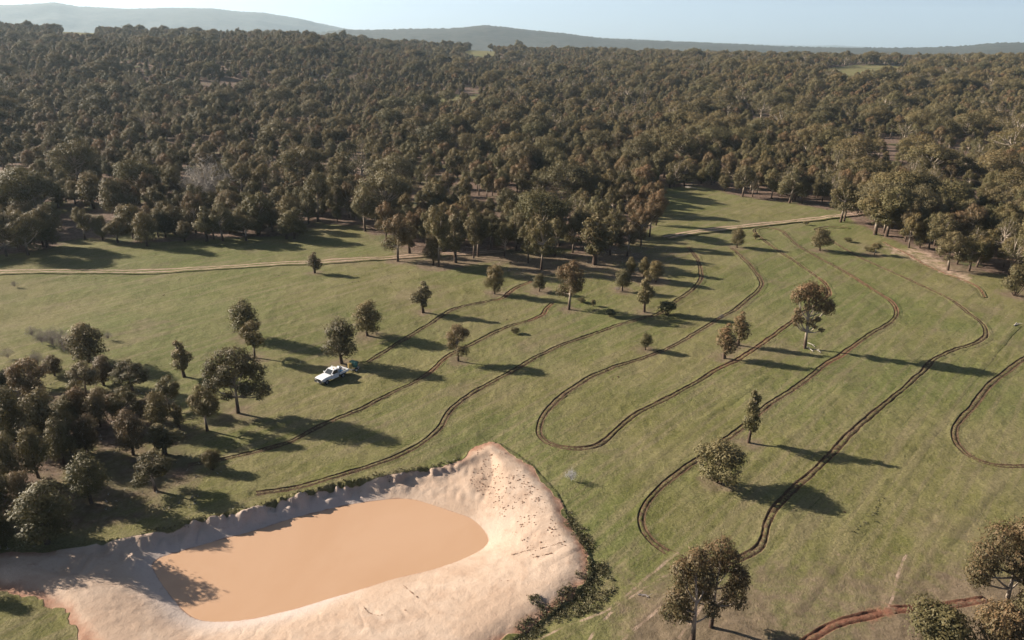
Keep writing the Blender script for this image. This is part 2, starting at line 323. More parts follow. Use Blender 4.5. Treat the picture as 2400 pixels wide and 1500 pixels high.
# ------------------------------------------------------------------ ground
def masks(x, y):
    x = np.asarray(x, float).ravel(); y = np.asarray(y, float).ravel(); r = np.hypot(x, y); P = np.stack([x, y], -1)
    n = len(x); A = {k: np.zeros(n) for k in ('clay', 'white', 'clayred', 'woods', 'bare', 'red', 'dry', 'soil', 'redsoil')}
    A['woods'][:] = 1.0
    fm = (r > 300) & (r < 1500) & (y > 0)
    if fm.any(): q_ = clearings(P[fm], 5, 1.1)[0]; A['woods'][fm] = np.where(q_, 0.0, 1.0)
    m = r < 420; Q = P[m]
    w = sst(-3, 5, -sdist(Q, FIELD))
    left = inside(Q, LEFTWOOD); w = np.maximum(w, 0.62 * sst(-2, 4, sdist(Q, LEFTWOOD)))
    A['woods'][m] = w
    dcl = sdist(Q, CLAY); wob = (fbm(Q[:, 0] / 1.7, Q[:, 1] / 1.7, 71, 3) - 0.5) * 1.6
    dcut = dist_poly(Q, CUT)
    A['clay'][m] = sst(-0.7, 0.7, dcl + wob * sst(0.5, 2.5, dcut) - 0.35)
    dw = -sdist(Q, WATER)
    A['white'][m] = np.exp(-np.clip(dw, 0, None) / 2.2) * sst(-10, -20, Q[:, 0]) * 1.2 + 0.6 * np.exp(-((Q[:, 0] - 0) ** 2 + (Q[:, 1] - 67) ** 2) / 18) * np.exp(-np.clip(dw, 0, None) / 5)
    A['clayred'][m] = 0.9 * np.exp(-np.clip(dw, 0, None) / 0.25) + (1 - sst(0.0, 3.2, dcl)) * np.where(dcut < 2.5, 0.8 * sst(-16, -6, Q[:, 0]), 0.95)
    A['dry'][m] = 0.55 * np.exp(-np.clip(dist_poly(Q, DIRTBELT, True) * ~inside(Q, DIRTBELT), 0, None) / 7) + 0.65 * (1 - sst(52, 68, Q[:, 1] - 0.10 * Q[:, 0])) * sst(4, 12, Q[:, 0]) + 0.25 * sst(60, 110, Q[:, 0])
    A['bare'][m] = np.where(inside(Q, DIRTBELT), 0.12 + 0.42 * fbm(Q[:, 0] / 6, Q[:, 1] / 3, 12, 3), 0) + 0.55 * sst(-3, 3, sdist(Q, REDPATCH))
    A['red'][m] = 0.22 * np.exp(-dist_poly(Q, GP([(2110,1300),(2070,1400),(2030,1500)])) / 3.0) + 0.55 * np.exp(-dist_poly(Q, FUR['f']) / 1.2) + 0.35 * np.exp(-dist_poly(Q, FUR['g']) / 1.5)
    for (bx, by, ty, wd, *_) in TREES:      # bare, trodden soil round the single trees
        if by > 580 and bx > 540:
            b = G(bx, by); A['dry'][m] += 0.75 * np.exp(-((Q[:, 0] - b[0]) ** 2 + (Q[:, 1] - b[1]) ** 2) / (2 * 2.4 ** 2))
    return A
CLEAR = ((2040,168,105,15),(1985,180,70,10),(1125,128,38,13),(185,80,42,12),(1070,236,75,13),(1092,352,34,14),(1240,390,34,14),(2265,462,34,9),
         (240,545,110,24),(480,566,250,12),(180,505,110,32),(800,545,100,24),(1160,600,330,22),(345,358,20,7),(1600,275,24,6),(800,535,50,16),(2290,400,30,12),(1260,440,24,6),(480,476,62,16))
def clearings(P, k=18, grow=1.0):
    m = np.zeros(len(P), bool)
    x, y = P.T; z = height(x, y, False)
    zz = np.maximum(y * _cp + (CAM_H - z) * _sp, 1); u = (y * _sp - (CAM_H - z) * _cp) / zz; X = x / zz
    px = 1200 + (_c * X + _s * u) * FPX; py = 750 - (-_s * X + _c * u) * FPX
    for cx, cy, rx, ry in CLEAR[:k]: m |= ((px - cx) / rx) ** 2 + ((py - cy) / ry) ** 2 < grow
    return m, px, py
LEFTWOOD = GP([(-900,860),(0,860),(140,900),(330,900),(420,930),(500,990),(470,1060),(520,1100),(520,1190),(400,1236),(300,1255),(0,1285),(-900,1300)])

# trees that stand apart or at the edge: base x, base y, top y, crown width in the photograph, form, label
TREES = [
 (738,641,592,30,'slender','small brown-topped tree just below the dirt track, on the open grass'),
 (1159,690,619,40,'ovoid','narrow upright green tree beside the upper end of the first furrow'),
 (1264,684,640,26,'ovoid','small tree left of the broad-crowned tree, at the end of the first furrow'),
 (1333,726,607,66,'gum','tall brown-crowned tree with bare lower trunk in the middle of the paddock'),
 (992,735,661,34,'slender','slim dark tree with bare stem left of the long first furrow'),
 (1510,733,637,36,'slender','tall thin tree with several stacked leaf clumps left of the round dark bush'),
 (1458,682,630,36,'ovoid','compact green tree at the left of the small cluster by the woodland shade'),
 (1478,648,600,22,'ovoid','slim small tree behind the compact tree of the small cluster'),
 (1508,652,602,24,'ovoid','narrow tree at the back of the small cluster, beside its dark round one'),
 (1537,662,609,34,'ovoid','dark rounded tree at the right of the small cluster by the woodland shade'),
 (861,787,703,60,'ovoid','broad dense tree with clumpy crown upper right of the white utility vehicle'),
 (801,850,743,68,'ovoid','tall dense tree standing right behind the white utility vehicle'),
 (1074,845,755,54,'gum','tree with loose drooping crown on bare soil where the second furrow turns red'),
 (1512,821,781,28,'ovoid','small lone tree beside the middle looping furrow'),
 (1697,842,760,44,'slender','russet two-tiered tree left of the red furrow, nearer of a close pair'),
 (1730,812,733,36,'slender','slim tree right behind the russet two-tiered tree'),
 (1727,582,534,30,'ovoid','small tree below the dirt track at the end of the woodland shadows'),
 (1921,588,535,40,'ovoid','upright clumpy tree at the upper right of the paddock near the furrow end'),
 (2049,596,567,26,'gum','small flat-topped tree left of the pinkish bare earth'),
 (1754,1037,914,38,'slender','very slim tree with long bare stem above the round bushy tree'),
 (1683,1130,1028,112,'bushy','low broad bushy tree with several stems beside the widest furrow'),
 (575,795,700,60,'ovoid','dark dense tree at the back of the overlapping pair on the open grass'),
 (597,838,745,54,'gum','loose lighter tree in front of the dark dense one on the open grass'),
 (558,968,806,148,'hero_e','largest dark spreading gum between the left thicket and the vehicle'),
 (432,882,795,46,'slender','slim crooked tree left of the largest dark spreading gum'),
 (210,850,755,76,'ovoid','tall dense tree rising beside the grey bushes at the left'),
 (202,930,845,64,'gum','reddish-topped tree with forked trunk in front of the grey bushes'),
 (243,902,832,52,'ovoid','dark tree touching the reddish-topped forked tree at the left'),
 (312,918,845,66,'gum','wide-crowned tree with three thin trunks right of the dark left tree'),
 (365,1148,1058,86,'gum','round airy tree on forked stems above the clay bank of the dam'),
 (213,1177,1060,76,'ovoid','tall shaded tree in the middle of the dark thicket above the dam'),
 (111,1270,1130,112,'ovoid','sunlit rounded tree at the front of the thicket, left of the dam'),
 (497,1100,1050,42,'bushy','low green bush at the right end of the thicket above the dam'),
 (385,1065,990,56,'slender','yellow-green tree just behind the round airy tree above the dam'),
 (486,1008,900,62,'gum','thin open tree with bare leaning stems below the largest spreading gum'),
 (2380,690,610,60,'bushy','dark overhanging tree at the right edge of the paddock'),
 (2222,632,540,56,'gum','leaning pale-trunked tree at the left of the clump on the bare pink earth'),
 (2271,634,548,62,'gum','tree at the right of the clump beside the bare pink earth'),
 (2243,618,545,50,'gum','middle tree of the clump beside the bare pink earth'),
 (2203,600,498,60,'gum','tall tree with long pale leaning trunk above the pink earth'),
 (2130,580,495,44,'gum','pale forked gum at the top corner of the pinkish bare earth'),
 (2051,549,445,86,'gum','dark-trunked gum standing in front of the right-hand woodland edge'),
 (2077,553,430,80,'gum','pale-trunked gum beside the dark-trunked one at the right woodland edge'),
 (1970,519,415,60,'gum','leafy gum where the dirt track enters the right-hand woodland'),
 (1978,517,420,46,'gum','second stem-twin gum where the dirt track enters the right-hand woodland'),
 (1850,474,400,52,'gum','rounded gum on the far edge of the upper clearing'),
 (1857,472,405,40,'gum','second gum beside the rounded one on the far edge of the upper clearing'),
 (1740,460,382,44,'gum','pale-limbed gum at the far edge of the upper clearing'),
 (1604,436,372,48,'gum','dark-trunked gum at the top left corner of the upper clearing'),
 (1570,440,395,26,'slender','slim tree left of the dark-trunked gum at the upper clearing'),
 (1527,455,390,44,'gum','clumpy tree at the top of the strip of woodland beside the clearing'),
 (1502,578,485,48,'gum','russet-topped tree at the right tip of the central woodland'),
 (1393,620,500,60,'slender','tall leafy tree stepping down in clumps at the woodland edge'),
 (1430,598,505,50,'gum','olive tree right behind the tall clump-stepped tree at the woodland edge'),
 (1268,631,500,60,'gum','tall tree with long bare pale stem in front of the central woodland'),
 (1300,600,505,54,'gum','rounded tree right of the long bare pale stem in front of the woodland'),
 (1238,616,508,42,'gum','slim tree left of the long bare pale stem in front of the woodland'),
 (1110,605,490,44,'gum','tree with fan of pale branches beside the end of the dirt track'),
 (1120,600,485,48,'gum','second tree with fanned pale branches at the end of the dirt track'),
 (1068,616,480,46,'slender','tall tree with bare forking pale limbs on the dirt track verge'),
 (1028,625,485,56,'gum','tall dark-stemmed tree at the verge of the dirt track'),
 (1015,622,545,34,'ovoid','dark low tree leaning against the tall stem at the track verge'),
 (960,595,520,34,'slender','slim tree behind the track between two taller verge trees'),
 (932,613,498,66,'gum','broad brown-topped tree standing on the dirt track edge'),
 (856,543,438,50,'gum','tree with dark double trunk on bare litter left of the track trees'),
 (745,521,400,60,'gum','tall gum with thick straight trunk behind the left grass edge'),
 (788,512,425,46,'gum','leaning thin-stemmed gum right of the tall thick-trunked gum'),
 (690,560,485,58,'ovoid','light green rounded tree at the right end of the left tree row'),
 (672,560,498,40,'slender','thin tree touching the light green rounded tree'),
 (577,565,500,50,'gum','low spreading tree in the row above the dirt track'),
 (605,548,478,42,'ovoid','russet-topped tree behind the low spreading tree of the row'),
 (640,545,487,36,'ovoid','small round-topped tree left of the thin tree in the row'),
 (523,566,475,52,'gum','tree with very thin straight stem in the middle of the row'),
 (485,567,484,36,'slender','narrow tree left of the thin-stemmed tree in the row'),
 (502,563,490,40,'gum','shaded tree between the two narrow trees of the row'),
 (434,568,517,32,'ovoid','short dark rounded tree low in the row above the dirt track'),
 (411,552,480,52,'ovoid','broad olive tree behind the short dark one of the row'),
 (345,578,496,48,'ovoid','upright green tree at the front of the row, nearest the grass'),
 (313,560,475,62,'ovoid','large domed olive tree on two straight dark trunks'),
 (372,558,490,38,'ovoid','tree on slim stems just right of the upright green front tree'),
 (388,558,494,34,'ovoid','narrow tree second to the right of the upright green front tree'),
 (277,570,511,46,'gum','wide low tree with two thin stems left of the large domed tree'),
 (241,565,502,34,'ovoid','very dark small tree left of the wide low two-stemmed tree'),
 (200,562,484,40,'gum','open-branched tree at the left end of the row above the track'),
 (112,581,480,60,'ovoid','dark drooping tree on three thin trunks at the far left'),
 (103,580,490,48,'ovoid','shaded tree pressed against the drooping one at the far left'),
 (66,598,490,96,'spread','big black-green dense tree casting the long shadow at the far left'),
 (15,600,485,90,'spread','dense dark tree cut by the left edge of the picture'),
 (137,488,425,44,'ovoid','olive tree behind the upper left patch of grass'),
 (99,482,413,48,'ovoid','sunlit olive tree left of the upper left patch of grass'),
 (155,473,417,36,'ovoid','dark olive tree at the back of the upper left grass'),
 (178,480,420,36,'ovoid','tree second behind the upper left patch of grass'),
 (220,490,405,52,'ovoid','taller domed tree at the right of the upper left grass'),
 (272,510,413,50,'ovoid','olive tree above the large domed one, behind the upper left grass'),
 (30,495,415,80,'spread','wide dark tree left of the upper left patch of grass'),
 (1666,1470,1256,150,'hero_a','tall near gum with rusty crown and forked dark trunk at the bottom'),
 (1622,1512,1280,125,'hero_b','rusty gum overlapping the left side of the tall near gum'),
 (2352,1440,1212,230,'hero_c','very large reddish gum cut by the right edge of the picture'),
 (2190,1525,1425,150,'bushy','round green-topped bushy tree at the bottom right edge'),
 (2330,1535,1420,120,'hero_d','reddish bushy tree below the very large gum at the bottom right'),
 (2410,1500,1380,110,'bushy','yellow-green bushy tree in the bottom right corner'),
]
TREES += [(1535,500,418,46,'gum','tall gum on the right rim of the central woodland, topmost above the russet one'),(1537,528,442,46,'gum','gum on the right rim of the central woodland, just above the russet-topped tree'),(1522,556,468,46,'gum','shaded gum directly behind the russet-topped tree'),(1470,602,518,44,'gum','slim gum on shaded ground left of the russet-topped tree'),(1442,574,488,50,'gum','tall gum behind the olive tree at the woodland edge'),(1490,546,455,50,'gum','tall gum two ranks behind the russet-topped tree'),(1342,592,505,46,'gum','gum in the gap right of the rounded woodland-edge tree'),(1182,600,515,42,'gum','thin gum midway between the fanned branches and the bare pale stem'),(1210,588,498,46,'gum','gum behind the slim tree at the bare pale stem'),(1150,582,495,46,'gum','gum behind the second tree with fanned pale branches'),(1362,572,482,48,'gum','gum left of and behind the tall clump-stepped tree'),(1000,578,492,40,'gum','thin gum behind the tall dark-stemmed tree at the verge'),(905,560,470,44,'gum','gum behind and left of the broad brown-topped track tree')]
THICKET = [(78,965,832,92,'gum'),(15,915,866,50,'ovoid'),(40,1045,905,78,'ovoid'),(112,1052,905,84,'ovoid'),(160,1005,925,60,'ovoid'),
 (190,995,900,48,'ovoid'),(235,1000,905,56,'ovoid'),(272,985,918,44,'ovoid'),(300,990,908,66,'gum'),(398,960,878,66,'gum'),(378,1012,915,56,'ovoid'),
 (312,1065,958,72,'ovoid'),(205,1058,968,68,'ovoid'),(150,1085,975,60,'ovoid'),(90,1120,1000,70,'ovoid'),(30,1140,1010,70,'ovoid'),(350,985,925,44,'ovoid'),
 (250,960,905,44,'gum'),(20,1000,900,70,'ovoid'),(125,1185,1115,56,'ovoid'),(12,1275,1195,50,'ovoid'),(165,1060,960,50,'gum'),(420,1005,940,40,'slender'),(60,1190,1100,60,'ovoid'),
 (128,880,830,44,'ovoid'),(95,905,850,60,'gum')]
THICKET_LABELS = ['tree with orange-lit top at the back left of the thicket','small shaded tree at the picture edge, top of the thicket','olive tree cut close to the left picture edge in the thicket',
 'tall olive tree in the left mass of the thicket','tree right of the left mass of the thicket','orange-tipped tree in the second row of the thicket, left one',
 'orange-tipped tree in the second row of the thicket, middle one','slim orange-tipped tree right of the second-row middle tree','wide tree with shaded right side in the thicket second row',
 'tree with loose olive crown at the right corner of the thicket','small green domed tree below the loose olive crown tree','rounded tree with orange top in the third row of the thicket',
 'rounded tree left of the orange-topped third-row one','shaded tree in the darkest middle of the thicket','dim tree over the pale leaf litter in the thicket','dim tree at the left picture edge over pale leaf litter',
 'small tree between the orange-topped and the green domed tree','low tree behind the second row of the thicket','dark tree at the left picture edge half way down the thicket',
 'dim reddish tree just behind the sunlit rounded tree','small sunlit tree cut by the left picture edge near the dam','thin tree inside the left mass of the thicket','slim tree just left of the thin open leaning tree',
 'dim tree left of the dim reddish tree behind the sunlit one','olive tree left of the reddish-topped forked tree','brown-topped tree at the top of the left mass']
for t_, l_ in zip(THICKET, THICKET_LABELS): TREES.append((*t_[:3], t_[3] * 0.84, t_[4], l_))

def build_ground():
    az = np.concatenate([np.arange(-180, -50, 5.0), np.arange(-50, -40, 0.5), np.arange(-40, 40.001, 0.105), np.arange(40.5, 50, 0.5), np.arange(50, 180.01, 5.0)])
    rr = [0.5, 10, 20, 30, 36]
    while rr[-1] < 2300:
        r = rr[-1]; rr.append(r + max(0.2, r * (0.0040 if r < 130 else 0.0052 if r < 300 else 0.014)))
    rr = np.array(rr); A, RR = np.meshgrid(np.radians(az), rr)
    x = (RR * np.sin(A)).ravel(); y = (RR * np.cos(A)).ravel()
    z = height(x, y)
    P = np.stack([x, y], -1); m = np.hypot(x, y) < 330
    dmin = np.full(len(x), 1e9)
    for k, L in FUR.items():
        Ls = L[::3]
        if np.any(Ls[-1] != L[-1]): Ls = np.vstack([Ls, L[-1:]])
        lo = L.min(0) - 3; hi = L.max(0) + 3
        mm = m & (x > lo[0]) & (x < hi[0]) & (y > lo[1]) & (y < hi[1]); idx = np.nonzero(mm)[0]
        for i0 in range(0, len(Ls) - 1, 40):        # coarse culling by chunks of the line
            ch = Ls[i0:i0 + 41]; lo = ch.min(0) - 2; hi = ch.max(0) + 2
            q = idx[(x[idx] > lo[0]) & (x[idx] < hi[0]) & (y[idx] > lo[1]) & (y[idx] < hi[1])]
            if len(q): dmin[q] = np.minimum(dmin[q], dist_poly(P[q], ch))
    z = z - 0.12 * (1 - sst(0.45, 0.9, dmin))
    me = mesh_np('ground', np.stack([x, y, z], -1), grid_faces(len(rr), len(az)), M_GROUND, masks(x, y), True)
    o = link('ground', me); tag(o, kind='structure', label='grassy paddock with woodland floor and a pale clay dam bank')
build_ground()

# ------------------------------------------------------------------ dam water
def water_material():
    t = NT('muddy_water'); p = t.pos(); t.color(t.mix(t.mr(t.noise(t.mapv(p, (1, .5, 1), (0, 0, .4)), 0.12, 4, 0.6, 0.6), 0.3, 0.7), (0.500, 0.312, 0.190), (0.530, 0.340, 0.215)))
    t.rough(0.09); t.b.inputs['Specular IOR Level'].default_value = 0.4; t.b.inputs['IOR'].default_value = 1.33
    t.bump(t.noise(p, 2.2, 3, 0.5), 0.05, 0.05); return t.m
def build_water():
    c = WATER.mean(0); ring = c + (WATER[:-1] - c) * 1.0
    dirs = ring - c; L = np.hypot(*dirs.T)[:, None]; ring = c + dirs * (1 + 1.3 / L)
    n = len(ring); V = np.vstack([np.c_[ring, np.full(n, ZW)], [[c[0], c[1], ZW]]])
    F = np.array([(i, (i + 1) % n, n) for i in range(n)])
    me = mesh_np('dam_water', V, F, water_material()); o = link('dam_water', me); tag(o, kind='structure', label='still muddy orange water filling the farm dam')
build_water()

# ------------------------------------------------------------------ furrows, dirt tracks: ribbons laid into the ground
def ribbon(name, L, prof, label, jitter=0.06, base=0.02, seed=0, extra=None):
    """prof: list of (offset, height, soil)"""
    L = np.asarray(L); T = np.gradient(L, axis=0); T /= np.hypot(*T.T)[:, None] + 1e-9; N = np.stack([-T[:, 1], T[:, 0]], -1)
    k = len(prof); off = np.array([p[0] for p in prof]); hh = np.array([p[1] for p in prof]); ss = np.array([p[2] for p in prof])
    wob = (vnoise(np.arange(len(L)) * 0.21, np.full(len(L), seed * 3.3), 7) - 0.5) * 0.10 * (base < 0.05); scw = 0.85 + 0.4 * vnoise(np.arange(len(L)) * 0.09, np.full(len(L), seed * 1.7), 8)
    P = L[:, None, :] + N[:, None, :] * (off[None, :] * scw[:, None] + wob[:, None])[..., None]
    x = P[..., 0].ravel(); y = P[..., 1].ravel()
    rc = np.hypot(L[:, 0], L[:, 1]); z0 = height(x, y).reshape(len(L), k)
    s = np.arange(len(L))[:, None]
    nz = (vnoise(s * 0.83 + off[None] * 3, off[None] * 2.7 + seed * 9.1, 90 + seed) - 0.5) * 2
    edge = (np.abs(off) > np.abs(off).max() - 0.05)
    z = z0 + base + np.maximum(0, rc[:, None] - 110) * 0.0009 + hh[None] + nz * jitter * (~edge)[None] * (1 + 1.2 * (hh[None] > 0.05))
    attrs = {a: np.zeros(len(x)) for a in ('clay', 'white', 'clayred', 'woods', 'bare', 'red', 'dry', 'soil', 'redsoil')}
    A = masks(x, y)
    for a in attrs: attrs[a] = A[a]
    key = 'bare' if name == 'dirt_track' else 'soil'
    attrs[key] = np.maximum(attrs[key], np.tile(ss, len(L)))
    if extra is not None: attrs['redsoil'] = np.repeat(extra(L), k)
    me = mesh_np(name, np.stack([x, y, z.ravel()], -1), grid_faces(len(L), k), M_GROUND, attrs, False)
    o = link(name, me); tag(o, label=label, kind='structure'); return o
FPROF = [(-1.1,-.03,0),(-.72,.005,0),(-.52,.01,0),(-.44,.015,.5),(-.39,-.08,1.1),(-.30,-.08,1.1),(-.22,-.02,.62),(0,.0,.5),(.17,-.02,.62),(.25,-.07,1.1),(.34,-.05,1.1),(.43,.035,.8),(.52,.015,.3),(.68,.005,0),(1.1,-.03,0)]
redspots = [GP([(1245,665),(1180,700)]), GP([(1290,715),(1262,748)]), GP([(1035,845),(1015,865)]), GP([(1690,862),(1860,750)]), GP([(1940,690),(1920,655)]), GP([(2005,812),(1950,850)]), GP([(1980,650),(2100,720)]) ]
def redfun(L):
    v = np.zeros(len(L))
    for sgm in redspots: v = np.maximum(v, np.exp(-(dist_poly(L, sgm) / 3.0) ** 2))
    return 0.85 * v + 0.05
FLAB = {'a': 'torn furrow running from the woodland shade down to the white vehicle', 'b': 'torn furrow passing below the white vehicle towards the thicket', 'c': 'long furrow curving from the woodland down along the dam bank',
        'd': 'longest furrow looping back and forth across the whole right of the paddock', 'e': 'furrow curving out of the right edge of the picture', 'f': 'red furrow along the bottom right corner', 'g': 'thin red furrow past the bare pink earth'}
for i, (k, L) in enumerate(FUR.items()):
    pr = FPROF if k not in 'g' else [(a * 0.55, b * 0.6, c) for a, b, c in FPROF]
    ribbon('furrow', L, pr, FLAB[k], 0.05, 0.02, i, (lambda L: np.ones(len(L))) if k in 'fg' else redfun)
TPROF = [(-1.7,-.01,0),(-1.15,.03,.1),(-.95,.02,.72),(-.7,.0,.85),(-.45,.02,.5),(-.2,.04,.1),(.2,.04,.1),(.45,.02,.5),(.7,.0,.85),(.95,.02,.72),(1.15,.03,.1),(1.7,-.01,0)]
TPROF2 = [(a * 1.15, b, min(1, c + (0.22 if abs(a) < 1.0 else 0.0))) for a, b, c in TPROF]
ribbon('dirt_track', catmull(GP([(-260,646),(0,638),(150,636),(300,636),(400,633),(520,627),(640,619),(760,614),(900,606),(1000,600),(1100,594),(1180,588)]), 0.8), TPROF, 'pale two-wheel dirt track across the left of the paddock', 0.0, 0.10)
ribbon('dirt_track', catmull(GP([(1560,560),(1640,544),(1700,536),(1780,526),(1860,517),(1940,508),(2010,500),(2060,492)]), 0.8), TPROF2, 'pale dirt track across the upper right clearing', 0.0, 0.16)
PPROF = [(-.7,-.03,0),(-.28,.02,.1),(-.1,.02,.75),(.1,.02,.75),(.28,.02,.1),(.7,-.03,0)]
paths = [([(1590,1295),(1520,1350),(1440,1420),(1400,1440),(1330,1465),(1240,1505)], 'pale foot track curving from the dam corner to the bottom edge'),
 ([(1570,1345),(1500,1385),(1450,1420),(1400,1470),(1370,1520)], 'pale foot track right of the one from the dam corner'),
 ([(1580,1400),(1530,1440),(1470,1490),(1440,1520)], 'pale foot track nearest the tall near gum'),
 ([(2130,1290),(2110,1330),(2085,1420),(2065,1440)], 'pale foot track running down to the red furrow'),
 ([(1660,1390),(1640,1430),(1590,1500)], 'short pale track beneath the tall near gum'),
 ([(1378,1258),(1340,1288),(1270,1325)], 'worn wheel line leaving the corner of the dam bank'),
 ([(2385,760),(2330,820),(2240,930),(2130,1100),(2060,1190),(2000,1255),(1930,1350),(1860,1440)], 'old faint line of dry grass running down the right of the paddock')]
paths += [([(1990,900),(1880,1000),(1760,1100),(1650,1210)], 'faint old wheel line midway between the two right furrow legs'), ([(2205,965),(2110,1090),(1985,1250)], 'faint old wheel line right of the widest furrow'),
 ([(2340,1130),(2190,1300),(2100,1400)], 'faint old wheel line near the large reddish gum'), ([(1800,880),(1660,975),(1520,1085)], 'faint old wheel line inside the bend left of the slim bare-stemmed tree')]
for i, (pp, lb) in enumerate(paths): 
    ribbon('dirt_track', catmull(GP(pp), 0.4), [(a, b, c * (0.68 if i < 6 else 0.5 if i == 6 else 0.42)) for a, b, c in PPROF], lb, 0.02, 0.03, 30 + i)

# ------------------------------------------------------------------ tree forms
def tube(path, radii, sides=6):
    path = np.asarray(path, float); n = len(path); T = np.gradient(path, axis=0); T /= np.linalg.norm(T, axis=1)[:, None] + 1e-9
    ref = np.where(np.abs(T[:, 2:3]) > 0.9, np.array([[1.0, 0, 0]]), np.array([[0, 0, 1.0]])); U = np.cross(T, ref); U /= np.linalg.norm(U, axis=1)[:, None] + 1e-9; W = np.cross(T, U)
    a = np.linspace(0, 2 * math.pi, sides, endpoint=False); r = np.asarray(radii)[:, None, None]
    V = path[:, None, :] + r * (np.cos(a)[None, :, None] * U[:, None, :] + np.sin(a)[None, :, None] * W[:, None, :])
    F = []
    for i in range(n - 1):
        for j in range(sides): F.append((i * sides + j, i * sides + (j + 1) % sides, (i + 1) * sides + (j + 1) % sides, (i + 1) * sides + j))
    return V.reshape(-1, 3), np.array(F)
def join_parts(parts):
    V, F, o = [], [], 0
    for v, f in parts: V.append(v); F.append(f + o); o += len(v)
    return np.vstack(V), np.vstack(F)
def leaves(rng, lobes, n, ln, wd, shell=0.62, droop=0.55, ztop=1.0):
    lob = np.array([[*c, *r] for c, r in lobes]); area = (lob[:, 3] * lob[:, 4] + lob[:, 3] * lob[:, 5] + lob[:, 4] * lob[:, 5]); k = rng.choice(len(lob), n, p=area / area.sum())
    d = rng.normal(size=(n, 3)); d[:, 2] += 0.15; d /= np.linalg.norm(d, axis=1)[:, None]
    q = np.floor(np.arctan2(d[:, 1], d[:, 0]) * 3.0 + k * 3.7).astype(int) * 7 + np.floor(d[:, 2] * 4.2).astype(int)   # twig clusters within a lobe
    clump = _hash(q.astype(np.int64), k.astype(np.int64), 5)
    rad = (shell + (1 - shell) * rng.random(n) ** 0.6) * (0.74 + 0.42 * clump) * (1 + 0.12 * rng.normal(size=n))
    keep = rng.random(n) < 0.12 + 1.1 * clump; 
    C = lob[k, :3] + d * lob[k, 3:] * rad[:, None]
    C, d, k, clump = C[keep], d[keep], k[keep], clump[keep]; m = len(C)
    nrm = d + rng.normal(size=(m, 3)) * 0.34; nrm[:, 2] += 0.2; nrm /= np.linalg.norm(nrm, axis=1)[:, None]
    a = rng.normal(size=(m, 3)); a[:, 2] -= droop * 2; a -= (a * nrm).sum(1)[:, None] * nrm; a /= np.linalg.norm(a, axis=1)[:, None] + 1e-9
    b = np.cross(nrm, a); sz = (0.7 + 0.6 * rng.random(m))[:, None]
    a = a * ln * sz * 0.5; b = b * wd * sz * 0.5
    V = np.stack([C - a, C + b - a * 0.1, C + a, C - b - a * 0.1], 1).reshape(-1, 3); F = np.arange(4 * m).reshape(m, 4)
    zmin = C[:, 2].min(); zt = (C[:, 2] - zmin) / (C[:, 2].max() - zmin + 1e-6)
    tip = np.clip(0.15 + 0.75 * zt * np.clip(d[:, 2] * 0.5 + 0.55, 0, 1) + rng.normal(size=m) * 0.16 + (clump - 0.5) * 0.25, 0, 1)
    return V, F, np.repeat(tip, 4), np.repeat(rng.random(m), 4)
